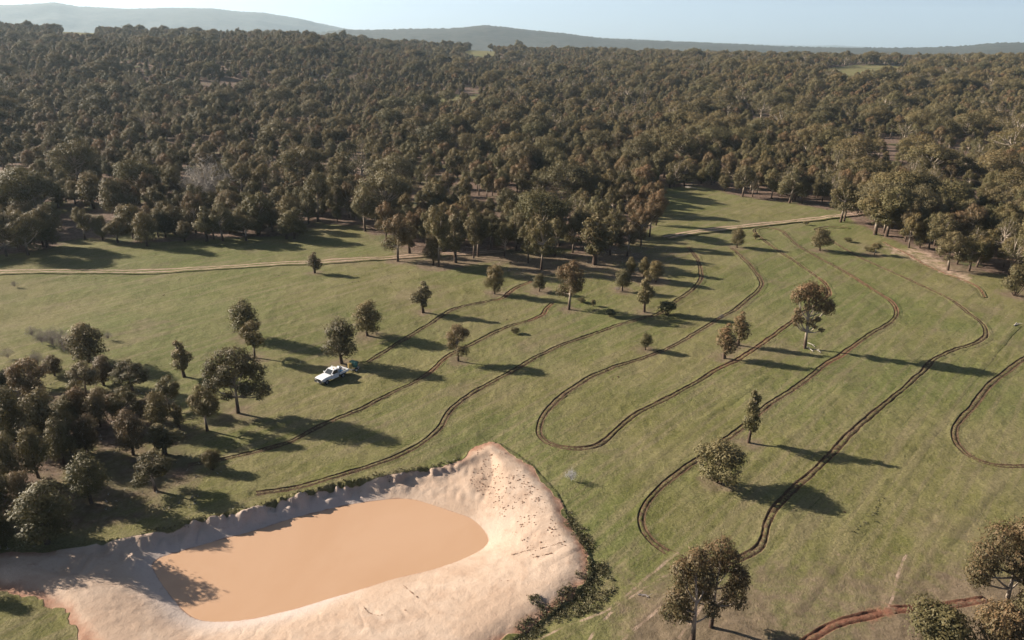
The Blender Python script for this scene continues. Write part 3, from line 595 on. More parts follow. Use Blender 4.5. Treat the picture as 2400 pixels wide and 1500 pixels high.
def make_form(kind, seed, Ht, W, nl, ln, wd, leafmat, detail=1):
    rng = np.random.default_rng(seed); lobes = []; R2 = W / 2; parts = []
    if kind == 'ovoid':
        bare = 0.06 + 0.07 * rng.random()
        nb = 9
        for i in range(nb):
            zf = bare + 0.16 + (0.97 - bare - 0.25) * i / (nb - 1); env = math.sin(math.pi * (0.26 + 0.62 * (i / (nb - 1)))) ** 0.7
            a = i * 2.4 + rng.random(); q = R2 * env * (0.35 + 0.25 * rng.random())
            rr = R2 * (0.50 + 0.16 * rng.random()) * (0.6 + 0.4 * env); lobes.append(((q * math.cos(a), q * math.sin(a), zf * Ht), (rr, rr, rr * 1.05)))
    elif kind == 'slender':
        nb = 7
        for i in range(nb):
            zf = 0.27 + 0.63 * i / (nb - 1); env = 0.55 + 0.45 * math.sin(math.pi * (i / (nb - 1)) ** 0.8 + 0.2)
            a = i * 2.4 + rng.random() * 2; q = R2 * 0.5 * env * rng.random() + R2 * 0.1
            rr = R2 * (0.52 + 0.2 * rng.random()) * env; lobes.append(((q * math.cos(a), q * math.sin(a), zf * Ht), (rr, rr, rr * 1.35)))
    elif kind == 'gum':
        nb = 17
        for i in range(nb):
            a = i * 2.4 + rng.random() * 0.8; q = R2 * (0.15 + 0.62 * math.sqrt((i + 0.5) / nb)); zf = 0.86 - 0.36 * (q / R2) ** 1.4 + rng.normal() * 0.055 - (0.27 if i % 3 == 2 else 0)
            rr = R2 * (0.26 + 0.16 * rng.random()); lobes.append(((q * math.cos(a), q * math.sin(a), zf * Ht), (rr, rr, rr * (0.8 + 0.5 * rng.random()))))
    elif kind == 'spread':
        nb = 24
        for i in range(nb):
            a = i * 2.4 + rng.random() * 0.6; q = R2 * 0.80 * math.sqrt((i + 0.5) / nb); zf = 0.84 - 0.42 * (q / R2) ** 1.8 + rng.normal() * 0.06 - (0.32 if i % 4 == 1 else 0)
            rr = R2 * (0.23 + 0.10 * rng.random()); lobes.append(((q * math.cos(a), q * math.sin(a), zf * Ht), (rr * 1.1, rr * 1.1, rr * 0.85)))
    elif kind == 'bushy':
        nb = 14
        for i in range(nb):
            a = i * 2.4 + rng.random() * 0.6; q = R2 * 0.66 * math.sqrt((i + 0.5) / nb); zf = 0.76 - 0.34 * (q / R2) ** 1.6 + rng.normal() * 0.05 - (0.2 if i % 3 == 1 else 0)
            rr = R2 * (0.36 + 0.1 * rng.random()); lobes.append(((q * math.cos(a), q * math.sin(a), max(zf, .25) * Ht), (rr, rr, rr * 0.85)))
    else:
        lobes = [((x * Ht, y * Ht, z * Ht), (rx * Ht, rx * Ht, rz * Ht)) for x, y, z, rx, rz in kind]
    # woody parts
    multi = (kind in ('bushy',)) ; r0 = 0.020 * Ht + 0.05
    lean = rng.normal(size=2) * 0.03 * Ht
    forkz = {'ovoid': .30, 'slender': .40, 'gum': .36, 'spread': .26, 'bushy': .10}.get(kind if isinstance(kind, str) else '', 0.3) * Ht
    top = np.array([lean[0], lean[1], Ht * (0.80 if kind in ('ovoid', 'slender') else 0.62)])
    fork = np.array([lean[0] * 0.5, lean[1] * 0.5, forkz])
    S = 6 if detail else 4
    if not multi:
        t = np.linspace(0, 1, 7)[:, None]; st = np.array([0, 0, -0.3]) * (1 - t) ** 2 + 2 * fork * t * (1 - t) + top * t ** 2
        parts.append(tube(st, r0 * (1.25 - 1.05 * t[:, 0]), S))
    for c, rr in lobes:
        c = np.array(c); s0 = fork * (0.9 + 0.1 * rng.random()) if not multi else np.array([rng.normal() * 0.15, rng.normal() * 0.15, -0.2])
        if not multi and c[2] > forkz * 1.3: s0 = fork + (top - fork) * min(0.85, rng.random() * 0.35 + 0.55 * (c[2] - forkz) / (Ht - forkz))
        if s0[2] > c[2] - 0.1 * Ht and not multi: s0 = fork * 0.85
        mid = (s0 + c) / 2 + np.array([(c - s0)[0] * 0.18, (c - s0)[1] * 0.18, -0.05 * Ht]); t = np.linspace(0, 1, 5)[:, None]
        bz = s0 * (1 - t) ** 2 + 2 * mid * t * (1 - t) + c * t ** 2
        parts.append(tube(bz, r0 * 0.5 * (1 - 0.75 * t[:, 0]), 4))
        for _ in range(3 if detail else 0):
            e = c + rng.normal(size=3) * np.array(rr) * 0.5; parts.append(tube(np.array([bz[2], (bz[3] + e) / 2, e]), [r0 * .22, r0 * .15, r0 * .06], 3))
    V, F = join_parts(parts); tm = mesh_np('trunk', V, F, M_BARK, None, True)
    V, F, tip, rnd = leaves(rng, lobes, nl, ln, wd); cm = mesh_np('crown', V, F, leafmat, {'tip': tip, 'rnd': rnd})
    zt = V[:, 2].max(); wx = np.percentile(V[:, 0], 99) - np.percentile(V[:, 0], 1)
    return dict(trunk=tm, crown=cm, H=zt, W=wx)
FORMS = {}
for i in range(4): FORMS['ovoid%d' % i] = make_form('ovoid', 10 + i, 7.5, 4.4, 9500, 0.30, 0.13, M_LEAF if i != 2 else M_LEAF_RED)
for i in range(3): FORMS['slender%d' % i] = make_form('slender', 20 + i, 7.0, 2.8, 4600, 0.28, 0.12, M_LEAF_RED if i == 1 else M_LEAF)
for i in range(4): FORMS['gum%d' % i] = make_form('gum', 30 + i, 11.0, 6.6, 11000, 0.36, 0.15, M_LEAF if i != 1 else M_LEAF_RED)
for i in range(2): FORMS['spread%d' % i] = make_form('spread', 40 + i, 12.0, 11.5, 17000, 0.38, 0.16, M_LEAF)
for i in range(2): FORMS['bushy%d' % i] = make_form('bushy', 50 + i, 5.0, 5.6, 12000, 0.27, 0.12, M_LEAF)
# the near gums, lobe by lobe (fractions of height)
for i in range(2): FORMS['sparse%d' % i] = make_form('gum', 80 + i, 12.5, 8.0, 2600, 0.36, 0.15, M_LEAF)
FORMS['hero_a'] = make_form([(0.02,0,.86,.13,.13),(-.10,.05,.78,.12,.12),(.12,0,.74,.13,.13),(-.22,0,.66,.11,.12),(.22,-.05,.60,.12,.12),(0.04,.1,.62,.12,.10),(-.30,.05,.50,.10,.12),(.26,.05,.44,.12,.11),(-.16,-.1,.46,.10,.10),(.28,0,.30,.11,.08),(.10,-.14,.50,.09,.08),(-.28,.0,.34,.09,.10),(-.1,.12,.30,.08,.07),(.16,.1,.22,.08,.07)], 61, 11.5, 7.5, 15000, 0.30, 0.13, M_LEAF_RED)
FORMS['hero_b'] = make_form([(-.05,0,.85,.10,.13),(-.16,.05,.70,.11,.13),(.06,0,.68,.10,.10),(-.2,-.05,.52,.11,.11),(.02,.08,.5,.09,.09),(-.12,0,.36,.10,.10),(.14,0,.38,.08,.08),(-.22,.08,.28,.09,.08)], 62, 11.0, 5.5, 10000, 0.30, 0.13, M_LEAF_RED)
FORMS['hero_c'] = make_form([(0,0,.88,0.172,0.132),(-.2,.05,.80,0.172,0.132),(.22,0,.84,0.172,0.132),(-.36,0,.66,0.149,0.132),(.36,.05,.7,0.161,0.132),(-.1,-.1,.66,0.149,0.120),(.12,.12,.66,0.149,0.120),(-.42,-.05,.5,0.127,0.108),(-.24,.1,.5,0.138,0.108),(.3,-.1,.52,0.138,0.108),(0,0,.5,0.127,0.096),(-.34,.05,.36,0.115,0.096),(.42,.0,.45,0.115,0.108),(.16,.1,.36,0.115,0.096)], 63, 12.0, 12.0, 24000, 0.32, 0.14, M_LEAF_RED)
FORMS['hero_e'] = make_form([(.08,0,.88,.17,.11),(-.12,.08,.82,.16,.12),(.22,0,.76,.16,.13),(-.26,0,.72,.15,.12),(0,-.12,.70,.16,.12),(.30,.08,.60,.15,.12),(-.34,.05,.58,.13,.11),(.10,.14,.58,.15,.11),(-.12,-.12,.56,.15,.11),(.36,-.04,.45,.13,.11),(-.30,-.08,.44,.13,.10),(.20,-.14,.44,.13,.10),(-.16,.16,.42,.13,.10),(.42,.05,.33,.09,.08),(-.38,.0,.34,.10,.08),(.12,.10,.30,.10,.07),(-.12,0,.26,.10,.07),(.34,.02,.26,.07,.06)], 66, 11.0, 9.5, 20000, 0.34, 0.15, M_LEAF)
FORMS['hero_d'] = make_form('bushy', 64, 5.0, 6.0, 8000, 0.32, 0.14, M_LEAF_RED)
# the lone gum with separated clumps
FORMS['lone'] = make_form([(-.16,0,.86,.13,.11),(-.03,.08,.89,.12,.10),(.10,0,.86,.12,.10),(-.25,.03,.77,.11,.10),(-.08,-.05,.76,.10,.09),(.09,.05,.72,.09,.09),(.24,0,.66,.13,.12),(.31,.05,.60,.10,.10),(.10,-.02,.62,.07,.06),(-.06,0,.62,.07,.06),(-.22,0,.57,.06,.05),(-.24,-.03,.47,.08,.05),(-.13,.03,.42,.07,.05),(-.20,.05,.36,.05,.04),(.02,0,.40,.08,.06),(.13,0,.45,.06,.045),(.12,.03,.32,.045,.03),(.22,0,.29,.05,.035)], 65, 12.0, 7.8, 11000, 0.36, 0.16, M_LEAF_RED)
def make_bare(seed, Ht, W, mat, n=46, thick=1.0):
    rng = np.random.default_rng(seed); parts = []; r0 = 0.03 * Ht * thick
    parts.append(tube([(0, 0, -.2), (0.05 * Ht, 0, .2 * Ht), (0, .03 * Ht, .4 * Ht)], [r0, r0 * .8, r0 * .5], 6))
    for i in range(n):
        a = rng.random() * 6.283; z0 = (0.12 + 0.28 * rng.random()) * Ht; ee = rng.random() ** .5; e = np.array([math.cos(a) * W / 2 * ee, math.sin(a) * W / 2 * ee, (1.0 - 0.62 * ee ** 1.5 + rng.normal() * .07) * Ht])
        s0 = np.array([0, 0, z0]); m = (s0 + e) / 2 + rng.normal(size=3) * 0.10 * Ht; m[2] += .07 * Ht
        parts.append(tube([s0, (s0 + m) / 2 + rng.normal(size=3) * .03 * Ht, m, (m + e) / 2 + rng.normal(size=3) * .05 * Ht, e], r0 * np.array([.45, .34, .24, .14, .05]), 4))
        for _ in range(5): parts.append(tube([m * .6 + e * .4, m * .4 + e * .6 + rng.normal(size=3) * .07 * Ht, m * .3 + e * .7 + rng.normal(size=3) * .14 * Ht], r0 * np.array([.2, .12, .04]), 3))
    V, F = join_parts(parts); return mesh_np('branches', V, F, mat, None, True), V[:, 2].max(), V[:, 0].max() - V[:, 0].min()

rnd = random.Random(5)
KEYS = {k: [f for f in FORMS if f.startswith(k)] for k in ('ovoid', 'slender', 'gum', 'spread', 'bushy', 'hero_a', 'hero_b', 'hero_c', 'hero_d', 'hero_e', 'lone')}
FIRST = {}
def plant(name, x, y, form, Hm, Wm, label, group=None, cat='tree', rot=None):
    f = FORMS[form]; z = float(height([x], [y])[0])
    root = bpy.data.objects.new(name, None); COL.objects.link(root); root.empty_display_size = 0.5
    root.location = (x, y, z); root.rotation_euler = (0, 0, rnd.random() * 6.283 if rot is None else rot)
    tag(root, label, cat, group)
    sx = Wm / f['W']; sz = Hm / f['H']
    for part in ('trunk', 'crown'):
        o = link(part, f[part], root); o.scale = (sx, sx, sz)
        FIRST.setdefault((form, part), o)
    return root
kc = {}
def plant_px(bx, by, ty, w, kind, label, name='gum_tree', group=None):
    b = G(bx, by); Hm = height_px(bx, by, ty); Wm = w / FPX * depth_of(b[0], b[1], Hm / 2)
    ks = KEYS[kind]; red = any(q in label for q in ('russet', 'rusty', 'red', 'brown', 'orange')); ks = [q for q in ks if (FORMS[q]['crown'].materials[0] is M_LEAF_RED) == red] or ks; kc[kind] = kc.get(kind, 0) + 1; form = ks[kc[kind] % len(ks)]
    hero = kind.startswith('hero') or kind == 'lone'
    return plant('bush' if kind == 'bushy' and Hm < 3 else name, b[0], b[1], form, Hm, Wm, label, group, rot=0.0 if hero else None)
for tr in TREES:
    bx, by = tr[:2]
    grp = 'trees along the woodland edge' if by < 636 else ('trees of the thicket left of the dam' if (bx < 510 and by > 895) else 'scattered trees in the paddock')
    if (tr[4].startswith('hero') and bx > 1000) or (bx > 2100 and by > 1400): grp = 'near gums along the bottom of the picture'
    plant_px(*tr, group=grp)
plant_px(1886, 818, 660, 100, 'lone', 'tall lone gum with separate leaf clumps, bare forked limbs and dark trunk', group='scattered trees in the paddock')

# ------------------------------------------------------------------ woodland beyond: the nearest trees one by one, the rest as one mass
def woodland_points():
    rng = np.random.default_rng(77); out = []
    for r0, r1, sp in ((120, 260, 5.4), (260, 520, 5.8), (520, 900, 6.4), (900, 1560, 7.4)):
        g = np.arange(-1150, 1150, sp); X, Y = np.meshgrid(g, np.arange(0, 1600, sp)); X = X.ravel() + rng.uniform(-.45, .45, X.size) * sp; Y = Y.ravel() + rng.uniform(-.45, .45, Y.size) * sp
        r = np.hypot(X, Y); k = (r >= r0) & (r < r1) & (np.abs(np.arctan2(X, Y)) < R(41)); P = np.stack([X[k], Y[k]], -1); out.append(P)
    P = np.vstack(out)
    r = np.hypot(*P.T); k = (r > 420) | (-sdist(P, FIELD) > 2.5); P = P[k]
    cl, px, py = clearings(P); dens = fbm(P[:, 0] / 38, P[:, 1] / 38, 44, 3)
    keep = ~cl & (rng.random(len(P)) < sst(0.30, 0.50, dens) * 0.76 + 0.24)
    return P[keep], px[keep], py[keep], rng
WP, WPX, WPY, wr = woodland_points()
n = len(WP); r_ = np.hypot(*WP.T)
big = fbm(WP[:, 0] / 90, WP[:, 1] / 90, 61, 2); right = sst(900, 1500, WPX)
kindsel = np.where(wr.random(n) < 0.022 + 0.02 * right, 2, np.where(wr.random(n) < 0.30 + 0.45 * right + (big - 0.5), 1, 0))
Ht_ = np.where(kindsel == 2, 12 + 4 * wr.random(n), np.where(kindsel == 1, 7.5 + 4 * wr.random(n) ** 1.5, 4.6 + 3.0 * wr.random(n)))
Wd_ = np.where(kindsel == 2, Ht_ * (0.85 + .3 * wr.random(n)), np.where(kindsel == 1, Ht_ * (0.42 + .20 * wr.random(n)), Ht_ * (0.44 + .2 * wr.random(n))))
NIND = 305 - len(TREES) - 12
vis = (WPX > -30) & (WPX < 2430)
# two big gums and old trees fall in by size shown: apparent height
app = np.where(vis & (r_ > 100), Ht_ * Wd_ / (r_ ** 2), 0)
order = np.argsort(-app)[:NIND]; single = np.zeros(n, bool); single[order] = True
MEDY = {}
ZE = (95, 330, 600, 730, 900, 1080, 1280, 1560, 1900, 2080, 2250, 9999)
def zi(px): return [px < q for q in ZE].index(True)
for i in order: MEDY.setdefault(zi(WPX[i]), []).append(WPY[i])
def zone(px, py, k, form):
    size = ('small dense tree', 'bare-stemmed gum', 'wide old gum')[k]
    col = 'thin-crowned' if form.startswith('sparse') else 'brownish' if FORMS[form]['crown'].materials[0] is M_LEAF_RED else 'olive'
    z1 = ('behind the black-green clump', 'behind the upper left grass', 'around the dead pale-limbed gum', 'behind the light green rounded tree', 'behind the dark double-trunked tree', 'behind the track end trees', 'behind the long bare pale stem', 'left of the upper clearing',
          'beyond the upper clearing', 'behind the track entry gums', 'above the bare pink earth', 'at the far right')
    m = sorted(MEDY[zi(px)]); q = m.index(py) / max(1, len(m) - 1); d = ('deep in the wood', 'in the third rank', 'in the second rank', 'in the front rank')[min(3, int(q * 4))]
    return '%s %s %s, %s' % (col, size, d, z1[zi(px)])
for i in order:
    k = int(kindsel[i]); form = ('ovoid%d' % rnd.randrange(4), 'gum%d' % rnd.randrange(4), 'spread%d' % rnd.randrange(2))[k]
    if k and rnd.random() < .16: form = 'sparse%d' % rnd.randrange(2)
    if k == 0 and rnd.random() < .15: form = 'slender%d' % rnd.randrange(3)
    plant('gum_tree', WP[i, 0], WP[i, 1], form, float(Ht_[i]), float(Wd_[i]) * (0.6 if form[0] == 's' and k == 0 else 1), zone(WPX[i], WPY[i], k, form), 'nearest trees of the woodland')

# old bare and dead trees that stand out
def bare_tree(bx, by, ty, w, seed, mat, label, name='dead_tree', cat='tree', n=46, thick=1.0, group=None):
    b = G(bx, by); Hm = height_px(bx, by, ty); Wm = w / FPX * depth_of(b[0], b[1], Hm / 2)
    me, h0, w0 = make_bare(seed, Hm, Wm, mat, n, thick); o = link(name, me, None, (b[0], b[1], float(height([b[0]], [b[1]])[0]))); tag(o, label, cat, group); return o
bare_tree(492, 478, 372, 140, 3, M_DEADWOOD, 'dead pale-limbed gum with tangled bare branches inside the left woodland', n=80, thick=0.7)
bare_tree(1338, 1126, 1098, 34, 4, M_WHITE_TWIG, 'white leafless bush alone on the grass right of the dam tip', 'dead_bush', 'bush', 70, 0.5)

mass_extra = []
for _ in range(32):      # trees that stand just outside the frame at the left and throw their shadows in
    px = rnd.uniform(-420, -25); py = rnd.uniform(880, 1240); b = G(px, py); mass_extra.append((b[0], b[1], rnd.choice([0, 0, 1]), rnd.uniform(5.5, 8.5)))
for (px, py, hh) in ((-70, 1290, 6.5), (-110, 1300, 6.0), (-40, 1400, 2.5), (-10, 1215, 6.5)):
    b = G(px, py); mass_extra.append((b[0], b[1], 0, hh))
for px_, h_ in ((1217, 22), (805, 20), (700, 15), (560, 15), (75, 15), (1040, 16), (1150, 14), (1640, 16), (1990, 17), (2160, 15)):
    d_ = rays(px_, 100); a_ = math.atan2(d_[0], d_[1]); mass_extra.append((1320 * math.sin(a_), 1320 * math.cos(a_), 1, h_))
def build_mass():
    sel = ~single; X = list(WP[sel, 0]); Y = list(WP[sel, 1]); K = list(kindsel[sel]); HH = list(Ht_[sel]); WW = list(Wd_[sel])
    for x, y, k, h in mass_extra: X.append(x); Y.append(y); K.append(k); HH.append(h); WW.append(h * 0.62)
    X = np.array(X); Y = np.array(Y); K = np.array(K); HH = np.array(HH); WW = np.array(WW); Z = height(X, Y, False); N = len(X); rg = np.random.default_rng(9)
    forms = ['ovoid0', 'ovoid1', 'ovoid2', 'ovoid3', 'slender0', 'gum0', 'gum1', 'gum2', 'gum3', 'spread0', 'spread1', 'sparse0', 'sparse1']
    idx = np.where(K == 0, rg.choice([0, 1, 2, 3, 0, 1, 3, 4], N), np.where(K == 1, rg.integers(5, 9, N), rg.integers(9, 11, N)))
    idx = np.where((K > 0) & (rg.random(N) < 0.16), rg.integers(11, 13, N), idx)
    fw = np.array([FORMS[f]['W'] for f in forms]); fh = np.array([FORMS[f]['H'] for f in forms])
    sx = WW / fw[idx]; sz = HH / fh[idx]
    me = bpy.data.meshes.new('woodland'); me.vertices.add(N); me.vertices.foreach_set('co', np.stack([X, Y, Z], -1).astype(np.float32).ravel())
    for nm, v in (('idx', idx.astype(np.int32)),):
        a = me.attributes.new(nm, 'INT', 'POINT'); a.data.foreach_set('value', v)
    a = me.attributes.new('scl', 'FLOAT_VECTOR', 'POINT'); a.data.foreach_set('vector', np.stack([sx, sx, sz], -1).astype(np.float32).ravel())
    a = me.attributes.new('rot', 'FLOAT_VECTOR', 'POINT'); a.data.foreach_set('vector', np.stack([rg.normal(size=N) * .03, rg.normal(size=N) * .03, rg.random(N) * 6.283], -1).astype(np.float32).ravel())
    o = link('woodland', me); tag(o, 'mass of olive-brown gum woodland filling the ground up to the horizon', kind='stuff')
    ng = bpy.data.node_groups.new('woodland_scatter', 'GeometryNodeTree'); ng.interface.new_socket('Geometry', in_out='INPUT', socket_type='NodeSocketGeometry'); ng.interface.new_socket('Geometry', in_out='OUTPUT', socket_type='NodeSocketGeometry')
    N_, L_ = ng.nodes, ng.links; gi = N_.new('NodeGroupInput'); go = N_.new('NodeGroupOutput'); ji = N_.new('GeometryNodeJoinGeometry')
    for f in reversed(forms):
        jj = N_.new('GeometryNodeJoinGeometry')
        for part in ('trunk', 'crown'):
            oi = N_.new('GeometryNodeObjectInfo'); oi.transform_space = 'ORIGINAL'; oi.inputs['Object'].default_value = FIRST[(f, part)]; L_.new(oi.outputs['Geometry'], jj.inputs[0])
        g2 = N_.new('GeometryNodeGeometryToInstance'); L_.new(jj.outputs[0], g2.inputs[0]); L_.new(g2.outputs[0], ji.inputs[0])
    iop = N_.new('GeometryNodeInstanceOnPoints'); iop.inputs['Pick Instance'].default_value = True
    def na(nm, ty):
        q = N_.new('GeometryNodeInputNamedAttribute'); q.data_type = ty; q.inputs['Name'].default_value = nm; return q.outputs['Attribute']
    L_.new(gi.outputs[0], iop.inputs['Points']); L_.new(ji.outputs[0], iop.inputs['Instance']); L_.new(na('idx', 'INT'), iop.inputs['Instance Index'])
    e2r = N_.new('FunctionNodeEulerToRotation'); L_.new(na('rot', 'FLOAT_VECTOR'), e2r.inputs[0]); L_.new(e2r.outputs[0], iop.inputs['Rotation']); L_.new(na('scl', 'FLOAT_VECTOR'), iop.inputs['Scale'])
    L_.new(iop.outputs[0], go.inputs[0]); md = o.modifiers.new('scatter', 'NODES'); md.node_group = ng
    print('woodland instances', N, 'singles', int(single.sum()))
build_mass()

# ------------------------------------------------------------------ far hills
def hills():
    t = NT('forested_hills'); p = t.pos()
    c = t.mix(t.mr(t.noise(p, 0.02, 6, 0.7), 0.35, 0.65), (0.030, 0.036, 0.026), (0.062, 0.060, 0.045))
    t.color(c); t.rough(1.0); t.bump(t.noise(p, 0.05, 4, 0.7), 0.5, 4.0)
    def ridge(tab, D, front, back, base, nz, seed, label, tree):
        az_t, el = px_profile(tab); az = np.radians(np.arange(math.degrees(az_t[0]), math.degrees(az_t[-1]), 0.05)); crest = CAM_H + np.interp(az, az_t, el) * D
        ks = 15; ker = np.hanning(ks); ker /= ker.sum(); crest = np.convolve(np.pad(crest, ks // 2, mode='edge'), ker, 'valid')
        rr = np.concatenate([np.linspace(D - front, D, 34), np.linspace(D, D + back, 8)[1:]]); A, RR = np.meshgrid(az, rr); tt = np.where(RR <= D, (RR - (D - front)) / front, 1 - (RR - D) / back)
        x = RR * np.sin(A); y = RR * np.cos(A); w = sst(0, 1, tt)
        fold = (fbm(x.ravel() / nz, y.ravel() / nz, seed, 4).reshape(x.shape) - 0.5) * (crest.mean() - base) * 0.55 * np.sin(np.pi * np.clip(tt, 0, 1))
        z = base + (crest[None] - base) * w + fold + (vnoise(x.ravel() / 9, y.ravel() / 9, seed).reshape(x.shape) ** 2) * tree * sst(.86, .97, tt)
        me = mesh_np('hills', np.stack([x, y, z], -1).reshape(-1, 3), grid_faces(len(rr), len(az)), t.m, None, True); o = link('hills', me); tag(o, label, kind='structure')
    ridge([(-500,14),(0,13),(70,12),(130,6),(180,16),(240,19),(300,22),(420,20),(500,21),(560,28),(620,31),(700,44),(740,53),(800,66),(850,74),(950,84),(1100,96),(1250,104)], 9500, 3000, 1600, 0, 500, 7, 'pale blue forested range on the left horizon', 10)
    ridge([(-500,90),(700,82),(800,71),(870,71),(950,69),(1050,68),(1100,64),(1140,60),(1180,64),(1240,71),(1330,80),(1400,90),(1500,95),(1600,99),(1700,103),(1800,108),(1900,112),(2000,113),(2150,113),(2250,109),(2330,102),(2400,101),(2600,97),(2900,100)], 5000, 1700, 1100, 0, 350, 17, 'slate-blue forested ridge behind the woodland', 8)
    ridge([(900,80),(1350,86),(1500,92),(1600,97),(1700,101),(1800,105),(1900,108),(1960,107),(2050,112),(2200,114),(2500,118),(2900,122)], 16000, 3000, 800, 0, 900, 27, 'faint very distant blue ridge on the horizon', 12)
    # plain between
    az = np.radians(np.arange(-60, 60.1, 2)); rr = np.array([2200, 3000, 5000, 9000, 15000, 19000.0]); A, RR = np.meshgrid(az, rr)
    me = mesh_np('terrain', np.stack([RR * np.sin(A), RR * np.cos(A), np.full(A.shape, 2.0)], -1).reshape(-1, 3), grid_faces(len(rr), len(az)), t.m); tag(link('terrain', me), 'forested plain between the far ridges', kind='structure')
hills()

# ------------------------------------------------------------------ shrubs, logs, weeds
def leafy_shrub(bx, by, ty, w, label, form='bushy0', name='shrub', group='small shrubs in the paddock', mat=None):
    b = G(bx, by); Hm = max(0.5, height_px(bx, by, ty)); Wm = w / FPX * depth_of(b[0], b[1], 0); o = plant(name, b[0], b[1], form, Hm, Wm, label, group, 'shrub'); return o
FORMS['dark0'] = make_form('bushy', 71, 2.6, 3.0, 2600, 0.30, 0.15, M_LEAF_DARK)
leafy_shrub(1563, 738, 704, 38, 'round almost black bush on short stems beside the shaded furrow', 'dark0', 'bush')
leafy_shrub(1429, 742, 724, 24, 'small dark round bush on the grass left of the thin clumped tree', 'dark0')
leafy_shrub(1390, 717, 701, 13, 'tiny upright shrub right of the tall brown-crowned tree', 'bushy1')
leafy_shrub(1362, 709, 698, 20, 'low sprawling shrub touching the tall brown-crowned tree', 'bushy0')
leafy_shrub(1206, 781, 766, 22, 'low green bush casting a small detached shadow below the second furrow', 'bushy1')
leafy_shrub(1770, 563, 548, 12, 'thin sapling inside the furrow loop under the dirt track', 'slender0')
leafy_shrub(1986, 566, 555, 20, 'low brown shrub above the small flat-topped tree', 'bushy1')
leafy_shrub(1889, 525, 515, 12, 'small round shrub just below the dirt track', 'bushy0')
leafy_shrub(2032, 588, 578, 18, 'low reddish shrub left of the small flat-topped tree', 'bushy0')
for i, (bx, by, ty, w, lb) in enumerate([(75,788,762,34,'grey leafless bush at the left end of the grey thicket on the grass'),(98,806,770,44,'grey twiggy bush second from the left of the grey thicket'),(125,815,768,46,'brownish twiggy bush in the middle of the grey thicket'),
      (150,826,770,46,'tall grey twiggy bush just left of the tall dense tree'),(168,836,785,34,'grey bush partly behind the tall dense tree'),(254,798,778,26,'small grey bush right of the tall dense tree'),(34,671,656,18,'tiny grey bush below the track at the far left'),
      (20,842,818,40,'dark low bush at the left picture edge'),(90,862,820,40,'wispy grey bush below the grey thicket'),(1448,683,672,16,'low grey bush at the foot of the small cluster'),(1690,752,738,20,'small pale twiggy bush on the fourth furrow')]):
    bare_tree(bx, by, ty, w, 100 + i, M_GREY, lb, 'bush', 'bush', 90, 0.35, 'grey twiggy bushes')
def log(px0, px1, rad, label, mat=M_DEADWOOD):
    a, b = G(*px0), G(*px1); za, zb = height([a[0], b[0]], [a[1], b[1]]); m = (a + b) / 2 + np.array([.2, .15]); parts = [tube([(a[0], a[1], za + rad), (m[0], m[1], (za + zb) / 2 + rad * 1.3), (b[0], b[1], zb + rad * .8)], [rad, rad * .8, rad * .4], 7)]
    for q in (.35, .6, .8):
        s = a + (b - a) * q; e = s + np.array([rnd.uniform(-.8, .8), rnd.uniform(-.8, .8)]); parts.append(tube([(s[0], s[1], za + rad), (e[0], e[1], za + rad + .35)], [rad * .45, rad * .15], 5))
    V, F = join_parts(parts); o = link('fallen_branch', mesh_np('fallen_branch', V, F, mat, None, True)); tag(o, label, 'branch', 'fallen branches on the grass')
log((1893, 806), (1910, 816), .07, 'pale fallen branch leaning from the foot of the lone gum')
log((1910, 821), (1924, 830), .08, 'pale fallen branch lying in the shade right of the lone gum')
log((1905, 826), (1880, 812), .07, 'thin grey fallen stick left of the lone gum trunk')
log((1606, 440), (1636, 444), .25, 'bleached fallen log at the far corner of the upper clearing')
log((2377, 763), (2383, 756), .14, 'short white post-like log on the faint line at the right')
log((1495, 1395), (1520, 1402), .07, 'dark stick on the dry grass left of the tall near gum', M_GREY)

def scatter_leafy(name, pts, h, n_each, ln, wd, mat, label, seed, z_off=0.0):
    rg = np.random.default_rng(seed); P = np.repeat(np.asarray(pts), n_each, 0) + rg.normal(size=(len(pts) * n_each, 2)) * h * 0.7
    z = height(P[:, 0], P[:, 1]) + z_off + rg.random(len(P)) * h; m = len(P); C = np.c_[P, z]; a = rg.normal(size=(m, 3)); a[:, 2] += 1.4; a /= np.linalg.norm(a, axis=1)[:, None]; b = np.cross(a, rg.normal(size=(m, 3))); b /= np.linalg.norm(b, axis=1)[:, None]
    sz = (0.6 + 0.8 * rg.random(m))[:, None]; a *= ln * sz / 2; b *= wd * sz / 2; V = np.stack([C - a, C + b, C + a, C - b], 1).reshape(-1, 3); F = np.arange(4 * m).reshape(m, 4)
    at = {'tip': np.repeat(rg.random(m), 4), 'rnd': np.repeat(rg.random(m), 4)} if mat is not M_GROUND else masks(V[:, 0], V[:, 1])
    o = link(name, mesh_np(name, V, F, mat, at)); tag(o, label, kind='stuff'); return o
def poly_points(poly, n, seed, thr=0.0, nsc=1.5):
    rg = np.random.default_rng(seed); lo, hi = poly.min(0), poly.max(0); P = rg.uniform(lo, hi, (n * 4, 2)); P = P[inside(P, poly)]
    if thr: P = P[fbm(P[:, 0] / nsc, P[:, 1] / nsc, seed, 3) > thr]
    return P[:n]
WEEDS = GP([(1300,1160),(1325,1170),(1345,1215),(1375,1245),(1400,1290),(1425,1330),(1440,1380),(1400,1430),(1330,1450),(1250,1500),(1130,1520),(1180,1490),(1240,1440),(1240,1400),(1290,1400),(1320,1360),(1340,1340),(1375,1345),(1375,1300),(1350,1260),(1325,1230),(1325,1195)])
M_WEED = leaf_material('weeds', (0.075, 0.085, 0.040), (0.160, 0.125, 0.070), 0.25)
scatter_leafy('weeds', poly_points(WEEDS, 1300, 3, 0.48, 1.9), 0.20, 8, 0.20, 0.09, M_WEED, 'dark scrubby weeds on the outer slope of the dam bank', 4)
